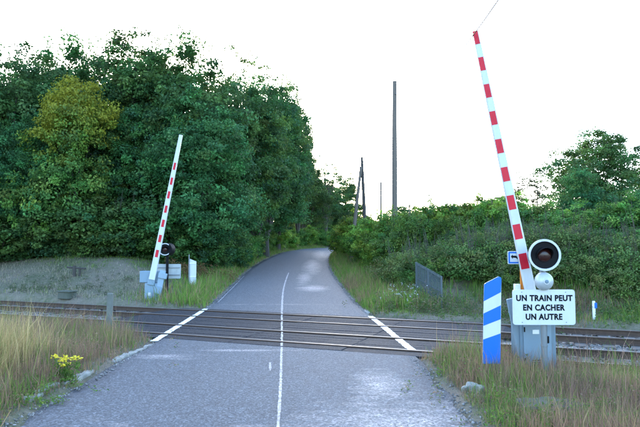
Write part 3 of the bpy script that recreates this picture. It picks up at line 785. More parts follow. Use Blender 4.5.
wire(tp1 + Vector((-.1, .1, -.9)), tpp + Vector((0, 0, -.25)), .5, .004, 'thin wire sagging between the tallest pole and the twin pole')

# grey mesh fence panel on the verge
A3 = on_ground(416, 22.2); B3 = on_ground(441, 19.6)
fe = empty('fence_panel', A3); tag(fe, 'grey steel mesh fence panel half hidden in the bank weeds', 'fence')
dv = Vector((B3.x - A3.x, B3.y - A3.y, B3.z - A3.z)); hA = at(416, 262, 22.2).z - A3.z; hB = at(441, 276, 19.6).z - B3.z
for i in range(3):
    t_ = i / 2; q = dv * t_; hh = hA + (hB - hA) * t_
    MB().box(q + Vector((0, 0, hh / 2 - .15)), (.06, .06, hh + .3), None, .008).build('post', M['mesh'], fe)
m_ = 26
for i in range(1, m_):
    if i == m_ // 2: continue
    t_ = i / m_; q = dv * t_; hh = hA + (hB - hA) * t_
    MB().box(q + Vector((0, 0, hh / 2 + .04)), (.022, .02, hh - .06), None).build('picket', M['mesh'], fe)
for f_ in (.12, .5, .93):
    a = Vector((0, 0, hA * f_)); b = dv + Vector((0, 0, hB * f_)); MB().tube([a + Vector((.03, .03, 0)), b + Vector((.03, .03, 0))], .016, 6).build('cross_rail', M['mesh'], fe)

# kerb stones along the left verge edge, odd stones on the right
def rough_block(name, size, mat, rag):
    # weathered block: gridded box, rounded and broken by noise
    nx_, ny_, nz_ = 5, max(5, int(size[1] / .06)), 5
    import bmesh
    bm = bmesh.new(); bmesh.ops.create_cube(bm, size=2); bmesh.ops.subdivide_edges(bm, edges=bm.edges, cuts=7, use_grid_fill=True)
    ph = rng.uniform(0, 50, 3)
    for v in bm.verts:
        p = v.co; q = Vector(p); m_ = max(abs(p.x), abs(p.y), abs(p.z)); l4 = (p.x ** 6 + p.y ** 6 + p.z ** 6) ** (1 / 6); q = q / l4
        w = Vector((q.x * size[0] / 2, q.y * size[1] / 2, q.z * size[2] / 2))
        f = 16.0
        nz = Vector((math.sin(w.y * f + ph[0] + 2 * math.sin(w.z * f)), math.sin(w.x * f * 1.3 + ph[1] + 2 * math.sin(w.y * f * .8)), math.sin(w.y * f * .9 + w.x * f + ph[2])))
        n2 = Vector((math.sin(w.y * 47 + ph[1] + w.z * 31), math.sin(w.x * 53 + w.z * 37 + ph[2]), math.sin(w.y * 41 + w.x * 59 + ph[0])))
        v.co = w + nz * rag * .012 + n2 * rag * .005
    me = bpy.data.meshes.new(name); bm.to_mesh(me); bm.free(); me.materials.append(mat)
    me.polygons.foreach_set('use_smooth', np.ones(len(me.polygons), bool)); me.set_sharp_from_angle(angle=math.radians(40))
    return link(name, me)
def kerb(px, py, ln, wd, ht, ang, label, mat='kerb', name='kerb_stone', group='kerb stones along the lane edge', up=.045, rag=1.0):
    d = ray(px, py); k = -(EYE - .03) / d[2]; x, y = d[0] * k, d[1] * k
    o = rough_block(name, (wd, ln, ht), M[mat], rag); o.location = (x, y, float(ground(x, y)) - ht / 2 + up); o.rotation_euler = (rng.normal(0, .03), rng.normal(0, .04), ang)
    tag(o, label, 'stone', group)
for px, py, ln in ((146, 344.5, .9), (133.5, 350.5, .9), (120, 357, .8), (84, 373.5, .7), (71, 378.5, .55), (48, 388, .6), (33, 397, .4)):
    kerb(px, py, ln, .13, .2, -.02, 'pale worn kerb stone in the dry verge across from the striped board')
kerb(475, 391, .34, .2, .2, .7, 'broken pale stone lying in the verge below the striped board', group='loose stones in the verge', up=.1, rag=2.2)
for px, py, ln in ((366.5, 310, 1.2), (360.5, 300.5, 1.2)):
    d = ray(px, py); 
    kerb(px, py, ln, .2, .24, -.02, 'pale kerb stone at the lane edge beyond the tracks', group='kerb stones beyond the tracks')
# low dark drain slab in the near verge
Yp = 7.35; x = at(548, HZ, Yp).x
sl_ = rough_block('drain_slab', (.85, .5, .2), M['mossy'], 1.4); sl_.location = (x, Yp, float(ground(x, Yp)) + .01); sl_.rotation_euler = (.03, .02, .12)
tag(sl_, 'low mossy concrete slab sunk in the verge grass before the cabinet', 'slab')

# ------------------------------------------------------------------ plants
def leaf_mesh(name, C, Nn, size, aspect, cols, mat='leaf'):
    n = len(C)
    Nn = Nn / (np.linalg.norm(Nn, axis=1, keepdims=True) + 1e-9)
    r = rng.normal(size=(n, 3)); T = np.cross(Nn, r); T /= np.linalg.norm(T, axis=1, keepdims=True) + 1e-9
    B = np.cross(Nn, T); s = size[:, None]
    droop = Nn * s * .18
    V = np.stack([C - T * s * .5 - droop, C + B * s * aspect * .5, C + T * s * .5 - droop, C - B * s * aspect * .5], 1).reshape(-1, 3)
    Fc = np.arange(n * 4).reshape(n, 4)
    Fc = np.concatenate([Fc[:, [0, 1, 2]], Fc[:, [0, 2, 3]]])
    return np_mesh(name, V, [Fc], M[mat], np.repeat(cols, 4, 0))
def unit(n):
    d = rng.normal(size=(n, 3)); return d / np.linalg.norm(d, axis=1, keepdims=True)
def foliage(lobes, n_clump, per, cr, leaf, pal, fill=.78, up=.5, zcol=None, ragged_=.07, flat=.65):
    """lobes: list of (x,y,z,rx,ry,rz). Clumps sit on the lobe shells; leaves fill the clumps."""
    lb = np.array(lobes, float); area = (lb[:, 3] * lb[:, 4] + lb[:, 4] * lb[:, 5] + lb[:, 3] * lb[:, 5]); pr = area / area.sum()
    li = rng.choice(len(lb), n_clump, p=pr); d = unit(n_clump)
    rad = np.where(rng.random(n_clump) < .8, rng.uniform(fill, 1.02, n_clump), rng.uniform(.3, fill, n_clump)) + np.abs(rng.normal(0, ragged_, n_clump))
    cc = lb[li, :3] + d * lb[li, 3:] * rad[:, None]
    keep = cc[:, 2] > .15; cc, d = cc[keep], d[keep]; nc = len(cc)
    k = rng.poisson(per, nc); ci = np.repeat(np.arange(nc), k); n = len(ci)
    crr = cr * rng.uniform(.6, 1.35, nc)
    off = unit(n) * (rng.random(n) ** .45)[:, None] * crr[ci][:, None] * np.array([1, 1, flat])
    C = cc[ci] + off
    Nn = off / (crr[ci][:, None]) * .6 + d[ci] * .35 + np.array([0, 0, up]) + unit(n) * .75
    pal = np.array(pal, float); base = pal[rng.integers(0, len(pal), nc)]
    base = base * rng.uniform(.6, 1.5, (nc, 1)) * np.array([1, 1, 1]) ** 1 * (1 + rng.normal(0, .10, (nc, 3)) * np.array([1.3, .4, .8]))
    cols = base[ci] * rng.uniform(.75, 1.3, (n, 1))
    if zcol is not None:
        cols = zcol(C, cols)
    size = leaf * rng.uniform(.65, 1.35, n)
    return C, Nn, size, cols
def trunk_mb(H, r, limbs, bend=.3, base=0.0):
    m = MB(); pts = []; rad = []
    nseg = 8
    ph = rng.uniform(0, 6.28)
    for i in range(nseg + 1):
        t = i / nseg; pts.append((bend * math.sin(t * 3 + ph) * t, bend * math.cos(t * 2.4 + ph) * t, -.4 + (H + .4) * t)); rad.append(r * (1.25 - .3 * min(1, t * 6)) * (1 - .85 * t) + .015)
    m.tube(pts, rad, 9)
    for (tx, ty, tz), f0 in limbs:
        i = min(nseg - 1, int(f0 * nseg)); p = Vector(pts[i]); e = Vector((tx, ty, tz)); mid = p.lerp(e, .5) + Vector((rng.normal(0, .2), rng.normal(0, .2), .35 + rng.uniform(0, .3)))
        r0 = rad[i] * .5
        m.tube([p, p.lerp(mid, .6), mid, mid.lerp(e, .6), e], [r0, r0 * .8, r0 * .6, r0 * .38, .012], 6)
        for _ in range(3):
            b = mid.lerp(e, rng.uniform(.1, .8)); q = b + Vector(rng.normal(0, .9, 3)) + Vector((0, 0, .5)); m.tube([b, b.lerp(q, .5) + Vector((0, 0, .12)), q], [r0 * .32, r0 * .2, .008], 5)
    return m
G_DARK = [(0.06, 0.134, 0.038), (0.072, 0.154, 0.042), (0.052, 0.118, 0.046), (0.09, 0.164, 0.042)]
G_MID = [(0.085, 0.185, 0.04), (0.105, 0.205, 0.04), (0.07, 0.16, 0.044), (0.125, 0.205, 0.042)]
G_TEAL = [(0.056, 0.146, 0.046), (0.066, 0.16, 0.05), (0.05, 0.126, 0.044), (0.078, 0.165, 0.05)]
G_YEL = [(.115, .135, .022), (.095, .125, .028), (.135, .130, .02), (.08, .115, .028)]
G_LITE = [(0.15, 0.25, 0.036), (0.18, 0.265, 0.038), (0.125, 0.225, 0.042)]
G_BRAM = [(0.09, 0.17, 0.044), (0.11, 0.185, 0.046), (0.1, 0.15, 0.05), (0.14, 0.165, 0.055)]

def tree_proto(name, H, R, clear, pal, n_clump, per, leaf, nl=9, cr=.62, fill=.78, zcol=None, spread=1.0, flat=.65, ragged_=.06):
    lobes = []
    for i in range(nl):
        a = 2 * math.pi * i / nl * 1.618 * 1.2 + rng.uniform(-.4, .4); f = (i + .5) / nl
        z = clear + (H - clear) * (.16 + .66 * f); rr = R * spread * (.62 * math.sin(math.pi * min(1, .28 + .53 * f)) ** .8) * rng.uniform(.7, 1.1)
        s = R * rng.uniform(.38, .55) * (1.1 - .28 * f)
        lobes.append((rr * math.cos(a), rr * math.sin(a), z, s, s, s * rng.uniform(.75, 1.0)))
    lobes.append((0, 0, clear + (H - clear) * .82, R * .46, R * .46, (H - clear) * .19))
    lobes.append((0, 0, clear + (H - clear) * .45, R * .62, R * .62, (H - clear) * .36))
    C, Nn, sz, cols = foliage(lobes, n_clump, per, cr, leaf, pal, fill, zcol=zcol, flat=flat, ragged_=ragged_)
    root = empty(name, (0, 0, 0))
    limbs = [((l[0] * .9, l[1] * .9, l[2]), rng.uniform(.3, .7) * min(1, l[2] / H)) for l in lobes[:-1]]
    trunk_mb(H * .78, .03 * H * .62, limbs).build('trunk', M['bark'], root, True)
    cro = link('crown', leaf_mesh('crown', C, Nn, sz, .62, cols), root); cro['kind'] = 'stuff'
    root['H'] = H
    return root
def yellowing(C, cols):
    k = sstep(5.0, 9.5, C[:, 2] + 1.2 * np.sin(C[:, 0] * 1.3) + rng.normal(0, .8, len(C)))[:, None]
    return cols * (1 - k * .72) + k * .72 * np.array([.32, .27, .022])
PROTO = {
    'oak': tree_proto('broadleaf_tree', 14, 5.0, 2.0, G_DARK, 640, 75, .21, 10, .72),
    'teal': tree_proto('broadleaf_tree', 14, 5.2, 1.5, G_TEAL, 700, 75, .20, 11, .7),
    'tall': tree_proto('broadleaf_tree', 17, 4.6, 3.0, G_DARK, 620, 72, .21, 10, .7),
    'airy': tree_proto('broadleaf_tree', 17, 4.6, 4.0, G_DARK, 300, 46, .19, 13, .5, .6, ragged_=.07),
    'yellow': tree_proto('broadleaf_tree', 11, 4.6, .8, G_MID, 640, 75, .19, 10, .66, zcol=yellowing),
    'round': tree_proto('broadleaf_tree', 8.5, 3.9, 1.0, G_DARK, 560, 70, .16, 10, .55),
    'light': tree_proto('broadleaf_tree', 6, 2.2, .5, G_TEAL, 330, 60, .13, 8, .42),
    'pine': tree_proto('spreading_tree', 7, 3.6, 3.0, [(.045, .06, .03), (.06, .07, .035)], 150, 45, .14, 9, .5, .75, spread=1.25, flat=.35, ragged_=.12),
}
def shrub_proto(name, H, R, pal, n_clump, per, leaf, nl=6, cr=.3):
    lobes = [(0, 0, H * .45, R * .7, R * .7, H * .45)]
    for i in range(nl):
        a = 6.28 * i / nl + rng.uniform(-.4, .4); rr = R * rng.uniform(.35, .65); s = R * rng.uniform(.32, .5)
        lobes.append((rr * math.cos(a), rr * math.sin(a), H * rng.uniform(.3, .72), s, s, s * rng.uniform(.8, 1.25)))
    C, Nn, sz, cols = foliage(lobes, n_clump, per, cr, leaf, pal, .7, ragged_=.16)
    root = empty(name, (0, 0, 0)); m = MB()
    for i in range(7):
        l = lobes[1 + i % nl]; e = Vector((l[0], l[1], l[2] + .2 * H)); b = Vector((rng.normal(0, .12), rng.normal(0, .12), -.2))
        m.tube([b, b.lerp(e, .5) + Vector((0, 0, .15)), e], [.035, .025, .006], 5)
    for i in range(26):
        l = lobes[rng.integers(1, nl + 1)]; b = Vector((l[0] * .6, l[1] * .6, l[2] * .7)); d_ = Vector((l[0], l[1], R * rng.uniform(.6, 2.0))).normalized() * l[3] * rng.uniform(1.2, 2.1)
        e = b + d_ + Vector((0, 0, l[5] * .6)); m.tube([b, b.lerp(e, .55) + Vector(rng.normal(0, .06, 3)), e], [.012, .008, .003], 4)
    m.build('stems', M['bark'], root, True)
    c = link('foliage', leaf_mesh('foliage', C, Nn, sz, .6, cols), root); c['kind'] = 'stuff'
    root['H'] = H
    return root
SP = {
    'dark': shrub_proto('shrub', 2.4, 1.7, G_DARK, 300, 60, .105),
    'lite': shrub_proto('shrub', 2.3, 1.6, G_LITE, 300, 60, .105),
    'mid': shrub_proto('shrub', 2.4, 1.7, G_MID, 300, 60, .105),
    'bram': shrub_proto('bramble_bush', 1.3, 1.6, G_BRAM, 260, 55, .085),
    'young': shrub_proto('sapling_clump', 3.4, 1.3, G_MID, 230, 45, .11, 7, .34),
}
used = set()
def place(table, key, x, y, H, label, cat, group, wide=1.0, sink=.1):
    p = table[key]
    r = p if (key not in used) else copy_tree(p)
    if key not in used: used.add(key)
    s = H / p['H']; r.location = (x, y, float(ground(x, y)) - sink); r.rotation_euler = (0, 0, rng.uniform(0, 6.28)); r.scale = (s * wide, s * wide, s)
    tag(r, label, cat, group); 
    return r
def tree_px(key, px, py, Yd, label, group, wide=1.0):
    x = at(px, HZ, Yd).x; H = at(px, py, Yd).z - float(ground(x, Yd)) + .1
    return place(PROTO, key, x, Yd, H, label, 'tree', group, wide)
WOOD = 'trees of the wood behind the mound'
Lo = 'dark green broadleaf tree in the wood behind the mound'
Lt = 'bluish green dense broadleaf tree at the front of the wood'
for key, px, py, Yd, lab, wide in (
    ('teal', 4, 44, 37, Lt, 1.0), ('oak', 62, 42, 41, 'dark tree standing straight behind the yellowing tree', 1.0), ('tall', 132, 30, 40, 'tall dark tree forming the highest top of the wood', 1.05), ('oak', 178, 40, 38, 'high dark tree beside the thin crowned tree', .95),
    ('oak', 284, 80, 70, 'very tall full tree at the lane edge inside the bend', .56), ('oak', 298, 108, 79, 'slim tall tree beyond the very tall one at the bend', .45), ('airy', 232, 44, 47, 'thin crowned tree with sky showing between its twigs', .9), ('yellow', 74, 80, 34.5, 'tree turning yellow in its upper crown before the wood', .82),
    ('teal', 196, 92, 34.5, 'broad bluish green tree behind the raised white boom', 1.05), ('teal', 20, 112, 33.5, Lt, .9), ('oak', 134, 112, 35, 'dark tree between the yellowing tree and the raised white boom', .9), ('oak', 238, 88, 44, 'dark tree below the thin crowned tree beside the white board', 1.0),
    ('tall', 266, 76, 54, 'large dark tree overhanging the lane just before the bend', .95), ('oak', 256, 84, 49, 'full crowned dark tree beside the large overhanging tree', .85), ('oak', -45, 60, 37, Lo, 1.0), ('tall', 95, 62, 50, Lo, 1.1), ('tall', 160, 66, 52, Lo, 1.1),
    ('tall', 30, 62, 50, Lo, 1.1), ('tall', 212, 84, 56, Lo, 1.1), ('oak', 278, 120, 66, Lo, 1.0), ('oak', 250, 130, 60, Lo, 1.0)):
    tree_px(key, px, py, Yd, lab, WOOD, wide)
for i in range(13):
    px = -25 + i * 23 + rng.normal(0, 4)
    tree_px('teal', px, 120 + rng.uniform(-15, 15), 64 + rng.uniform(-4, 6), 'tree deep inside the wood glimpsed between nearer trunks', WOOD, 1.35)
BEND = 'trees beyond the bend of the lane'
for key, px, py, Yd, wide in (('airy', 326, 151, 95, 1.1), ('oak', 304, 158, 88, 1.0), ('oak', 345, 176, 112, 1.0), ('oak', 322, 178, 105, 1.1), ('oak', 300, 190, 100, 1.1)):
    tree_px(key, px, py, Yd, 'dark tree closing the view beyond the bend', BEND, wide)
tree_px('round', 598, 131, 34, 'big round dark tree above the bank behind the signal', 'trees above the bank', 1.1)
tree_px('light', 583, 166, 28, 'small conical paler tree in front of the big round tree', 'trees above the bank')
tree_px('pine', 536, 173, 42, 'low spreading thin tree with open branches above the bank', 'trees above the bank', 1.0)
tree_px('light', 640, 188, 27, 'bushy tree at the foot of the big round tree', 'trees above the bank', 1.3)
tree_px('round', 668, 165, 36, 'second round dark tree behind the bushy tree', 'trees above the bank')
FAR = 'far trees over the hedge'
for px, py, Yd in ((404, 206, 120), (428, 207, 130), (452, 206, 110), (470, 208, 90), (490, 200, 75), (506, 196, 62)):
    tree_px('round', px, py, Yd, 'small far tree showing over the hedge top', FAR, 1.6)

# undergrowth along the wood edge
UG = 'undergrowth shrubs along the wood edge'
for i in range(30):
    px = -12 + i * 8.8 + rng.normal(0, 3); Yd = 32.8 + rng.uniform(0, 2.2) + max(0, (px - 170) * .06)
    x = at(px, HZ, Yd).x
    if x - float(road_x(Yd)) > -5.2: x = float(road_x(Yd)) - 5.2 - rng.uniform(0, 1)
    place(SP, 'dark', x, Yd, rng.uniform(1.2, 4.0), 'dark shrub filling the foot of the wood', 'shrub', UG, 1.15, .25)
for i in range(26):
    px = -25 + i * 11.5 + rng.normal(0, 3); Yd = 42 + rng.uniform(0, 8) + max(0, px - 170) * .1; x = at(px, HZ, Yd).x
    x = min(x, float(road_x(Yd)) - 7)
    place(SP, 'dark', x, Yd, rng.uniform(3.2, 5), 'tall dark shrub inside the wood between the trunks', 'shrub', 'shrubs inside the wood', 1.25, .3)
LH = 'green shrubs along the climbing lane'
for Yd in np.arange(39, 84, 3.1):
    x = float(road_x(Yd)) - rng.uniform(4.6, 5.6)
    place(SP, 'lite' if Yd > 52 and rng.random() < .6 else 'mid', x, Yd, rng.uniform(2.0, 3.2), 'leafy shrub between the climbing lane and the wood', 'shrub', LH, 1.1, .2)
for Yd in (43.5, 46, 48.5, 51, 53.5, 56, 59):
    place(SP, 'lite' if Yd > 50 else 'mid', float(road_x(Yd)) - rng.uniform(4.6, 5.2), Yd, rng.uniform(1.8, 2.8), 'leafy shrub between the climbing lane and the wood', 'shrub', LH, .9, .2)
for Yd in (88, 92, 96, 100, 105):
    x = float(road_x(Yd)) - rng.uniform(4.6, 6)
    place(SP, 'mid', x, Yd, rng.uniform(2.4, 3.2), 'leafy shrub between the climbing lane and the wood', 'shrub', LH, 1.3, .2)
for px, Yd, H in ((296, 104, 5), (306, 108, 6), (316, 112, 5.5), (326, 116, 6), (336, 120, 6.5), (346, 124, 6), (356, 128, 6), (311, 122, 7), (331, 130, 7)):
    place(SP, 'dark', at(px, HZ, Yd).x, Yd, H, 'tall dark shrub closing the gap beyond the bend', 'shrub', 'shrubs beyond the bend', 1.3, .3)
# hedge on the right bank
HB = 'hedge shrubs on the bank'
for i, (px, py, Yd, key) in enumerate((
    (349, 232, 62, 'mid'), (354, 222, 54, 'lite'), (362, 217, 48, 'lite'), (371, 219, 42, 'lite'), (383, 216, 38, 'lite'), (396, 217, 35, 'lite'), (408, 216, 34, 'mid'), (420, 217, 33, 'lite'),
    (434, 215, 32, 'lite'), (450, 212, 31, 'mid'), (466, 210, 30, 'lite'), (482, 209, 30, 'young'), (497, 208, 29, 'lite'), (514, 208, 28, 'young'), (531, 205, 28, 'mid'), (548, 204, 27, 'young'),
    (563, 208, 26, 'mid'), (578, 212, 25.5, 'lite'), (598, 208, 25, 'mid'), (615, 210, 24.5, 'young'), (632, 205, 24, 'mid'), (650, 208, 24, 'dark'),
    (360, 240, 50, 'mid'), (370, 236, 41, 'mid'), (380, 232, 35.5, 'lite'), (394, 234, 33, 'mid'), (410, 232, 33.5, 'dark'), (427, 231, 32.5, 'mid'), (445, 230, 30.5, 'dark'), (464, 229, 28, 'dark'),
    (481, 229, 27, 'mid'), (500, 228, 26, 'dark'), (518, 228, 25, 'dark'), (537, 228, 24.5, 'dark'), (556, 229, 24, 'dark'), (576, 229, 23, 'dark'), (596, 230, 22.5, 'dark'), (617, 230, 22, 'dark'), (638, 230, 21.5, 'dark'), (655, 230, 21, 'mid'))):
    x = at(px, HZ, Yd).x; H = (at(px, py, Yd).z - float(ground(x, Yd)) + .2) * rng.uniform(.86, 1.2)
    place(SP, key, x, Yd, max(1.3, min(H, 4.6)), {'lite': 'yellow green leafy shrub of the hedge on the bank', 'mid': 'mid green leafy shrub of the hedge on the bank', 'dark': 'dark green shrub of the hedge on the bank', 'young': 'pale upright sapling clump standing up from the hedge'}[key], 'shrub', HB, 1.2 if H < 2.2 else 1.0, .2)
for i in range(12):
    px = 405 + i * 20 + rng.normal(0, 6); Yd = 29.5 - (px - 405) * .02; x = at(px, HZ, Yd).x
    place(SP, 'young', x, Yd, at(px, 207 + rng.uniform(-12, 6), Yd).z - float(ground(x, Yd)), 'pale upright sapling clump standing up from the hedge', 'shrub', HB, .8, .2)
BR = 'bramble bushes on the bank slope'
for i in range(52):
    px = 372 + (i % 26) * 10.9 + rng.normal(0, 3); Yd = (25.5 if i < 26 else 23.2) - (px - 400) * (.025 if i < 26 else .013) + rng.uniform(-1.0, 1.0); x = at(px, HZ, Yd).x
    if abs(px - 424) < 26: Yd += 2
    x = at(px, HZ, Yd).x
    if x - float(road_x(Yd)) < 5.0: continue
    place(SP, 'bram', x, Yd, rng.uniform(.7, 1.4), 'low bramble bush sprawling on the bank slope', 'bush', BR, 1.0, .15)
for k in list(PROTO) + list(SP):
    if k not in used:
        r = PROTO.get(k) or SP.get(k)
        for c in list(r.children): bpy.data.objects.remove(c)
        bpy.data.objects.remove(r)

# ------------------------------------------------------------------ grasses
def blades(name, x, y, h, w, cols, lean, label, cat='grass', sink=.03):
    n = len(x); z = ground(x, y) - sink
    a = rng.uniform(0, 2 * np.pi, n); dx, dy = np.cos(a), np.sin(a)
    b = rng.uniform(0, 2 * np.pi, n); ln = np.abs(rng.normal(0, lean, n)) * h; lx, ly = np.cos(b) * ln, np.sin(b) * ln
    P = np.stack([x, y, z], 1); D = np.stack([dx, dy, np.zeros(n)], 1) * (w / 2)[:, None]
    midp = P + np.stack([lx * .3, ly * .3, h * .55], 1); tip = P + np.stack([lx, ly, h * np.sqrt(np.clip(1 - (ln / h) ** 2 * .5, .2, 1))], 1)
    V = np.stack([P - D, P + D, midp + D * .8, midp - D * .8, tip], 1).reshape(-1, 3)
    i = np.arange(n) * 5
    F1 = np.stack([i, i + 1, i + 2, i + 3], 1); F2 = np.stack([i + 3, i + 2, i + 4], 1)
    return tag(link(name, np_mesh(name, V, [F1, F2], M['grass'], np.repeat(cols, 5, 0))), label, cat, kind='stuff')
DRY = np.array([(.34, .225, .12), (.27, .17, .10), (.39, .27, .145), (.25, .15, .105), (.31, .19, .13)])
STRAW = np.array([(.44, .32, .14), (.37, .265, .12), (.50, .385, .19), (.26, .26, .09)])
GRN = np.array([(.12, .225, .038), (.15, .255, .042), (.10, .195, .038), (.20, .26, .055)])
PUR = np.array([(.29, .18, .135), (.24, .15, .115), (.32, .21, .155)])
GREY = np.array([(.36, .30, .225), (.30, .25, .19), (.43, .36, .27), (.26, .25, .15)])
def pick(pal, n): return pal[rng.integers(0, len(pal), n)] * rng.uniform(.7, 1.3, (n, 1))
def patchy(x, y, f=1.0, s=0.0): return .5 + .5 * np.sin(x * 1.1 * f + s + 1.7 * np.sin(y * .8 * f + s)) * np.sin(y * 1.3 * f + 1.1 * np.sin(x * .9 * f + 2 * s))
def field(n, x0, x1, y0, y1, ok, dens=None):
    x = rng.uniform(x0, x1, n); y = y0 + (y1 - y0) * rng.random(n) ** 1.25; k = ok(x, y)
    if dens is not None: k &= rng.random(n) < dens(x, y)
    return x[k], y[k]
U = lambda x, y: x - road_x(y)
# near right verge
def thin_edge(u): return np.clip((np.abs(u) - HALF - .05) / .6, 0.06, 1)
x, y = field(190000, 1.7, 10.5, 4.3, 12.4, lambda x, y: (U(x, y) > HALF + .06 + .14 * patchy(x, y, 3)) & (track_t(x, y) < -3.02) & (x < .66 * y + 1))
kp = rng.random(len(x)) < thin_edge(U(x, y)) * (.5 + .5 * patchy(x, y, 1.7, 2)); x, y = x[kp], y[kp]; n = len(x)
pz = patchy(x, y, 1.2, .7); isg = rng.random(n) < np.clip(.15 + 1.0 * (pz - .35), .1, .8)
cols = np.where(isg[:, None], pick(GRN, n), np.where(rng.random((n, 1)) < .35, pick(PUR, n), pick(DRY, n)))
hh = rng.gamma(5, .058, n) * (.5 + .75 * patchy(x, y, .9, 1.4)) * np.clip(.4 + .6 * thin_edge(U(x, y)), 0, 1) + .04
blades('verge_grass', x, y, hh, rng.uniform(.003, .008, n), cols, .38, 'mixed brown and green grass around the striped board and cabinet')
# near left verge
x, y = field(230000, -14.5, -3.4, 4.8, 17.5, lambda x, y: (U(x, y) < -HALF - .04 - .12 * patchy(x, y, 3)) & (track_t(x, y) < -3.02) & (x > -.66 * y - 1.5))
kp = rng.random(len(x)) < thin_edge(U(x, y)) * (.5 + .5 * patchy(x, y, 1.5, 4)); x, y = x[kp], y[kp]; n = len(x)
pz = patchy(x, y, 1.0, 3.1); isg = rng.random(n) < np.clip(.05 + .8 * (pz - .45), .04, .6)
cols = np.where(isg[:, None], pick(GRN, n), np.where(rng.random((n, 1)) < .45, pick(PUR, n), pick(DRY, n)))
hh = rng.gamma(5, .055, n) * (.5 + .8 * patchy(x, y, .8, 5)) * np.clip(.35 + .65 * thin_edge(U(x, y)), 0, 1) + .04
blades('verge_grass', x, y, hh, rng.uniform(.003, .009, n), cols, .4, 'dry brownish grass between the kerb stones and the concrete post')
for x0, x1, y0, y1, sg, lab in ((1.7, 10.5, 4.3, 12.2, 1, 'matted thatch of flattened grass below the cabinet'), (-13, -3.4, 4.8, 17, -1, 'matted thatch of flattened grass below the concrete post')):
    x, y = field(60000, x0, x1, y0, y1, lambda x, y: (sg * U(x, y) > HALF + .12 + .14 * patchy(x, y, 3)) & (track_t(x, y) < -3.05) & (np.abs(x) < .66 * y + 1.2))
    n = len(x); cols = np.where(rng.random((n, 1)) < .22 + .3 * patchy(x, y, 1.2, .7)[:, None], pick(GRN, n) * .9, pick(DRY, n) * .9)
    blades('matted_grass', x, y, rng.gamma(4, .03, n) + .03, rng.uniform(.004, .012, n), cols, 1.1, lab)
# tall straw by the left edge
n = 3600
cx_ = rng.choice(14, n); ccx = -4.95 - np.abs(rng.normal(0, .7, 14)); ccy = 8.7 + rng.uniform(-.6, 1.6, 14)
x = ccx[cx_] + rng.normal(0, .22, n); y = ccy[cx_] + rng.normal(0, .22, n)
blades('tall_straw', x, y, rng.normal(.86, .27, n).clip(.25, 1.5), rng.uniform(.003, .008, n), pick(STRAW, n), .42, 'tall yellow straw clumps rising from the dry verge', 'grass')
# mound
x, y = field(60000, -24, -4.2, 19.5, 34, lambda x, y: (U(x, y) < -3.6) & (track_t(x, y) > 3.7) & (x > -.66 * y - 2))
n = len(x); tt = track_t(x, y)
isg = rng.random(n) < np.clip(.12 + .9 * sstep(8.0, 11, tt) * (1 - sstep(-10, -6, x) * .3) + .5 * (patchy(x, y, .5, 1) - .6) + .5 * sstep(-6.8, -5, x), .03, .9)
cols = np.where(isg[:, None], pick(GRN, n), pick(GREY, n))
kp = rng.random(n) < .25 + .75 * patchy(x, y, 1.8, .9); x, y, cols = x[kp], y[kp], cols[kp]; n = len(x)
blades('mound_grass', x, y, (rng.gamma(3, .045, n) + .04) * (.4 + .9 * patchy(x, y, 1.3, 2.5)), rng.uniform(.008, .022, n), cols, .75, 'short greyish dead grass covering the mound')
# right bank and far track side
x, y = field(110000, 1.2, 21, 13, 34, lambda x, y: (U(x, y) > HALF + .1) & (track_t(x, y) > 3.5) & (x < .64 * y + 2))
n = len(x); tt = track_t(x, y); pz = patchy(x, y, .7, 2.2)
fx, fy = np.array([A3.x, A3.y]), np.array([B3.x, B3.y]); near_f = (np.abs(x - .16 * 1 - (A3.x + (B3.x - A3.x) * np.clip((y - A3.y) / (B3.y - A3.y), 0, 1))) < 1.3) & (y > 15.5) & (y < 23)
isg = rng.random(n) < np.clip(.35 + 1.3 * (pz - .4), .08, .97)
cols = np.where(isg[:, None], pick(GRN, n), pick(DRY, n) * .85)
blades('bank_grass', x, y, (rng.gamma(4, .075, n) + .06) * np.clip(.35 + (tt - 3.5) * .25, .35, 1.1) * np.where(near_f, .45, 1) * (.35 + .9 * patchy(x, y, 1.6, .4)), rng.uniform(.008, .020, n), cols, .45, 'green and tawny grass on the bank below the hedge')
# lane verges beyond the crossing
y = 19.5 + 66 * rng.random(52000) ** 1.4; sg = rng.choice([-1, 1], len(y)); u = sg * (HALF + .05 + rng.gamma(1.6, .7, len(y))); x = road_x(y) + u
k = (track_t(x, y) > 3.6) & (np.abs(u) < 6.5); x, y, sg = x[k], y[k], sg[k]; n = len(x)
isg = rng.random(n) < .75
cols = np.where(isg[:, None], pick(GRN, n) * 1.15, pick(DRY, n))
blades('lane_verge_grass', x, y, (rng.gamma(4, .06, n) + .06) * np.clip(np.abs(x - road_x(y)) - HALF + .35, .3, 1.3), rng.uniform(.012, .03, n), cols, .45, 'green grass lining the climbing lane')
# weeds poking from the ballast edge
x = np.concatenate([rng.uniform(2.2, 9, 900), rng.uniform(-12, -4.2, 900)]); y = y_cross(x, -3.2 + rng.normal(0, .18, 1800)); n = 1800
blades('trackside_weeds', x, y, rng.gamma(4, .085, n) + .08, rng.uniform(.004, .01, n), np.where(rng.random((n, 1)) < .5, pick(GRN, n), pick(PUR, n)), .35, 'thin weeds along the near ballast edge', 'weeds')

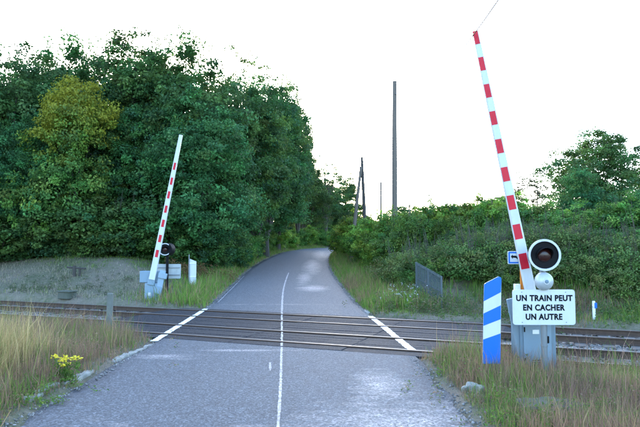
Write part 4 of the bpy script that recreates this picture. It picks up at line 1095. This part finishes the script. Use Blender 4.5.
# broad low weeds: leaf rosettes in verges
def weed_patch(name, cx0, cy0, sx_, sy_, nplants, label, pal, hmax=.35, leaf=.06):
    px_ = cx0 + rng.normal(0, sx_, nplants); py_ = cy0 + rng.normal(0, sy_, nplants); k = 26
    x = np.repeat(px_, k) + rng.normal(0, .06, nplants * k); y = np.repeat(py_, k) + rng.normal(0, .06, nplants * k)
    hs = np.repeat(rng.uniform(.3, 1, nplants) * hmax, k) * rng.random(nplants * k)
    C = np.stack([x, y, ground(x, y) + hs], 1); n = len(C)
    me = leaf_mesh(name, C, unit(n) * .6 + np.array([0, 0, .8]), leaf * rng.uniform(.6, 1.4, n), .45, pick(np.array(pal), n))
    me.materials.clear(); me.materials.append(M['grass'])
    tag(link(name, me), label, 'weeds', kind='stuff')
weed_patch('verge_weeds', 2.75, 10.2, .35, .5, 60, 'green weeds at the lane corner beside the striped board', GRN, .3, .05)
weed_patch('verge_weeds', 3.0, 6.8, .5, .4, 70, 'low green weeds in front of the concrete slab', GRN, .22, .045)
weed_patch('verge_weeds', 6.2, 9.0, .9, .6, 80, 'green weeds in the verge beyond the cabinet', GRN, .35, .05)
weed_patch('verge_weeds', -4.3, 8.2, .4, .7, 60, 'green weeds among the kerb stones', GRN, .22, .045)

weed_patch('bank_weeds', 3.6, 19.6, .9, 1.2, 150, 'leafy weeds on the verge beyond the tracks', [(.10, .16, .05), (.13, .17, .06), (.2, .17, .1)], .7, .075)
weed_patch('bank_weeds', 6.2, 18.0, 1.4, 1.0, 150, 'leafy weeds at the foot of the bank past the end of the deck', [(.10, .17, .05), (.09, .14, .05), (.17, .15, .09)], .6, .075)
weed_patch('bank_weeds', 10.5, 17.2, 2.0, 1.0, 190, 'leafy weeds on the slope behind the white trackside marker', [(.10, .17, .05), (.08, .14, .045), (.15, .17, .06)], .65, .08)
weed_patch('verge_weeds', 4.6, 8.3, 1.4, .9, 150, 'scattered leafy weeds around the foot of the cabinet', [(.13, .2, .05), (.2, .2, .08), (.3, .2, .13)], .38, .04)
weed_patch('verge_weeds', -6.0, 10.5, 1.2, 1.5, 170, 'scattered leafy weeds before the concrete post', [(.14, .2, .05), (.3, .22, .12), (.34, .22, .15)], .4, .045)
weed_patch('rusty_fern', -7.0, 31.0, .9, .9, 170, 'rusty brown ferns between the white board and the wood', [(.24, .12, .06), (.2, .13, .06), (.16, .15, .05)], .9, .10)
weed_patch('mound_weeds', -13.0, 26.5, 3.0, 1.5, 160, 'sparse grey green weeds over the mound', [(.12, .15, .08), (.17, .16, .11), (.1, .14, .06)], .35, .07)
# ragwort clump with yellow flowers
d = ray(66, 383); k = -(EYE) / d[2]; rx, ry = d[0] * k, d[1] * k
rg = empty('ragwort_plant', (rx, ry, float(ground(rx, ry)))); tag(rg, 'clump of yellow flowers on leafy stems by the kerb stones', 'flowers')
m = MB(); tops = []; LC = []
for i in range(13):
    b = Vector((rng.normal(0, .06), rng.normal(0, .05), -.03)); e = b + Vector((rng.normal(0, .08), rng.normal(0, .06), rng.uniform(.28, .46))); m.tube([b, b.lerp(e, .5) + Vector((rng.normal(0, .01), 0, 0)), e], [.006, .005, .003], 5); tops.append(e)
    for j in range(30): q = b.lerp(e, rng.uniform(.08, .85)); LC.append((q.x + rng.normal(0, .03), q.y + rng.normal(0, .03), q.z))
t = NT('ragwort_stem'); M['stem'] = t.set((.07, .13, .03), .6)
m.build('stems', M['stem'], rg, True)
LC = np.array(LC); me = leaf_mesh('foliage', LC, unit(len(LC)) + np.array([0, 0, .6]), .06 * rng.uniform(.6, 1.3, len(LC)), .4, pick(np.array([(.09, .16, .03), (.12, .19, .035)]), len(LC))); me.materials.clear(); me.materials.append(M['grass'])
o = link('foliage', me, rg); o['kind'] = 'stuff'
t = NT('yellow_petals'); M['petal'] = t.set((.75, .58, .02), .6)
fm = MB()
for i in range(7):
    a = 6.283 * i / 7; r0, r1 = .004, .016
    fm.add([(r0 * math.cos(a - .35), r0 * math.sin(a - .35), .004), (r1 * math.cos(a - .22), r1 * math.sin(a - .22), .006), (r1 * math.cos(a + .22), r1 * math.sin(a + .22), .006), (r0 * math.cos(a + .35), r0 * math.sin(a + .35), .004)], [(0, 1, 2, 3)])
fm.lathe([(.007, 0), (.008, .006), (.001, .01)], (0, 0, 0), ZAX, 7)
fo = None
for e in tops:
    for j in range(9):
        p = e + Vector((rng.normal(0, .03), rng.normal(0, .03), rng.normal(.0, .016)))
        if fo is None: fo = f_ = fm.build('flower', M['petal'], rg)
        else: f_ = fo.copy(); COL.objects.link(f_); f_.parent = rg
        f_.location = p; f_.rotation_euler = (rng.normal(-.1, .4) + .5, rng.normal(0, .4), rng.uniform(0, 6)); f_.scale = (1.25,) * 3
# white wild flowers on the verge beyond the tracks
n = 34; px_ = rng.normal(404, 10, n); Yd = rng.normal(20.5, .8, n); x = np.array([at(a, HZ, b).x for a, b in zip(px_, Yd)])
z = ground(x, Yd) + rng.uniform(.3, .65, n)
C = np.repeat(np.stack([x, Yd, z], 1), 6, 0) + rng.normal(0, .022, (n * 6, 3))
me = leaf_mesh('white_wildflowers', C, unit(n * 6) * .5 + np.array([0, -.5, .7]), .032 * rng.uniform(.6, 1.2, n * 6), .9, np.full((n * 6, 3), .6)); me.materials.clear(); me.materials.append(M['grass'])
tag(link('white_wildflowers', me), 'scattered white flower heads among weeds before the fence panel', 'flowers', kind='stuff')
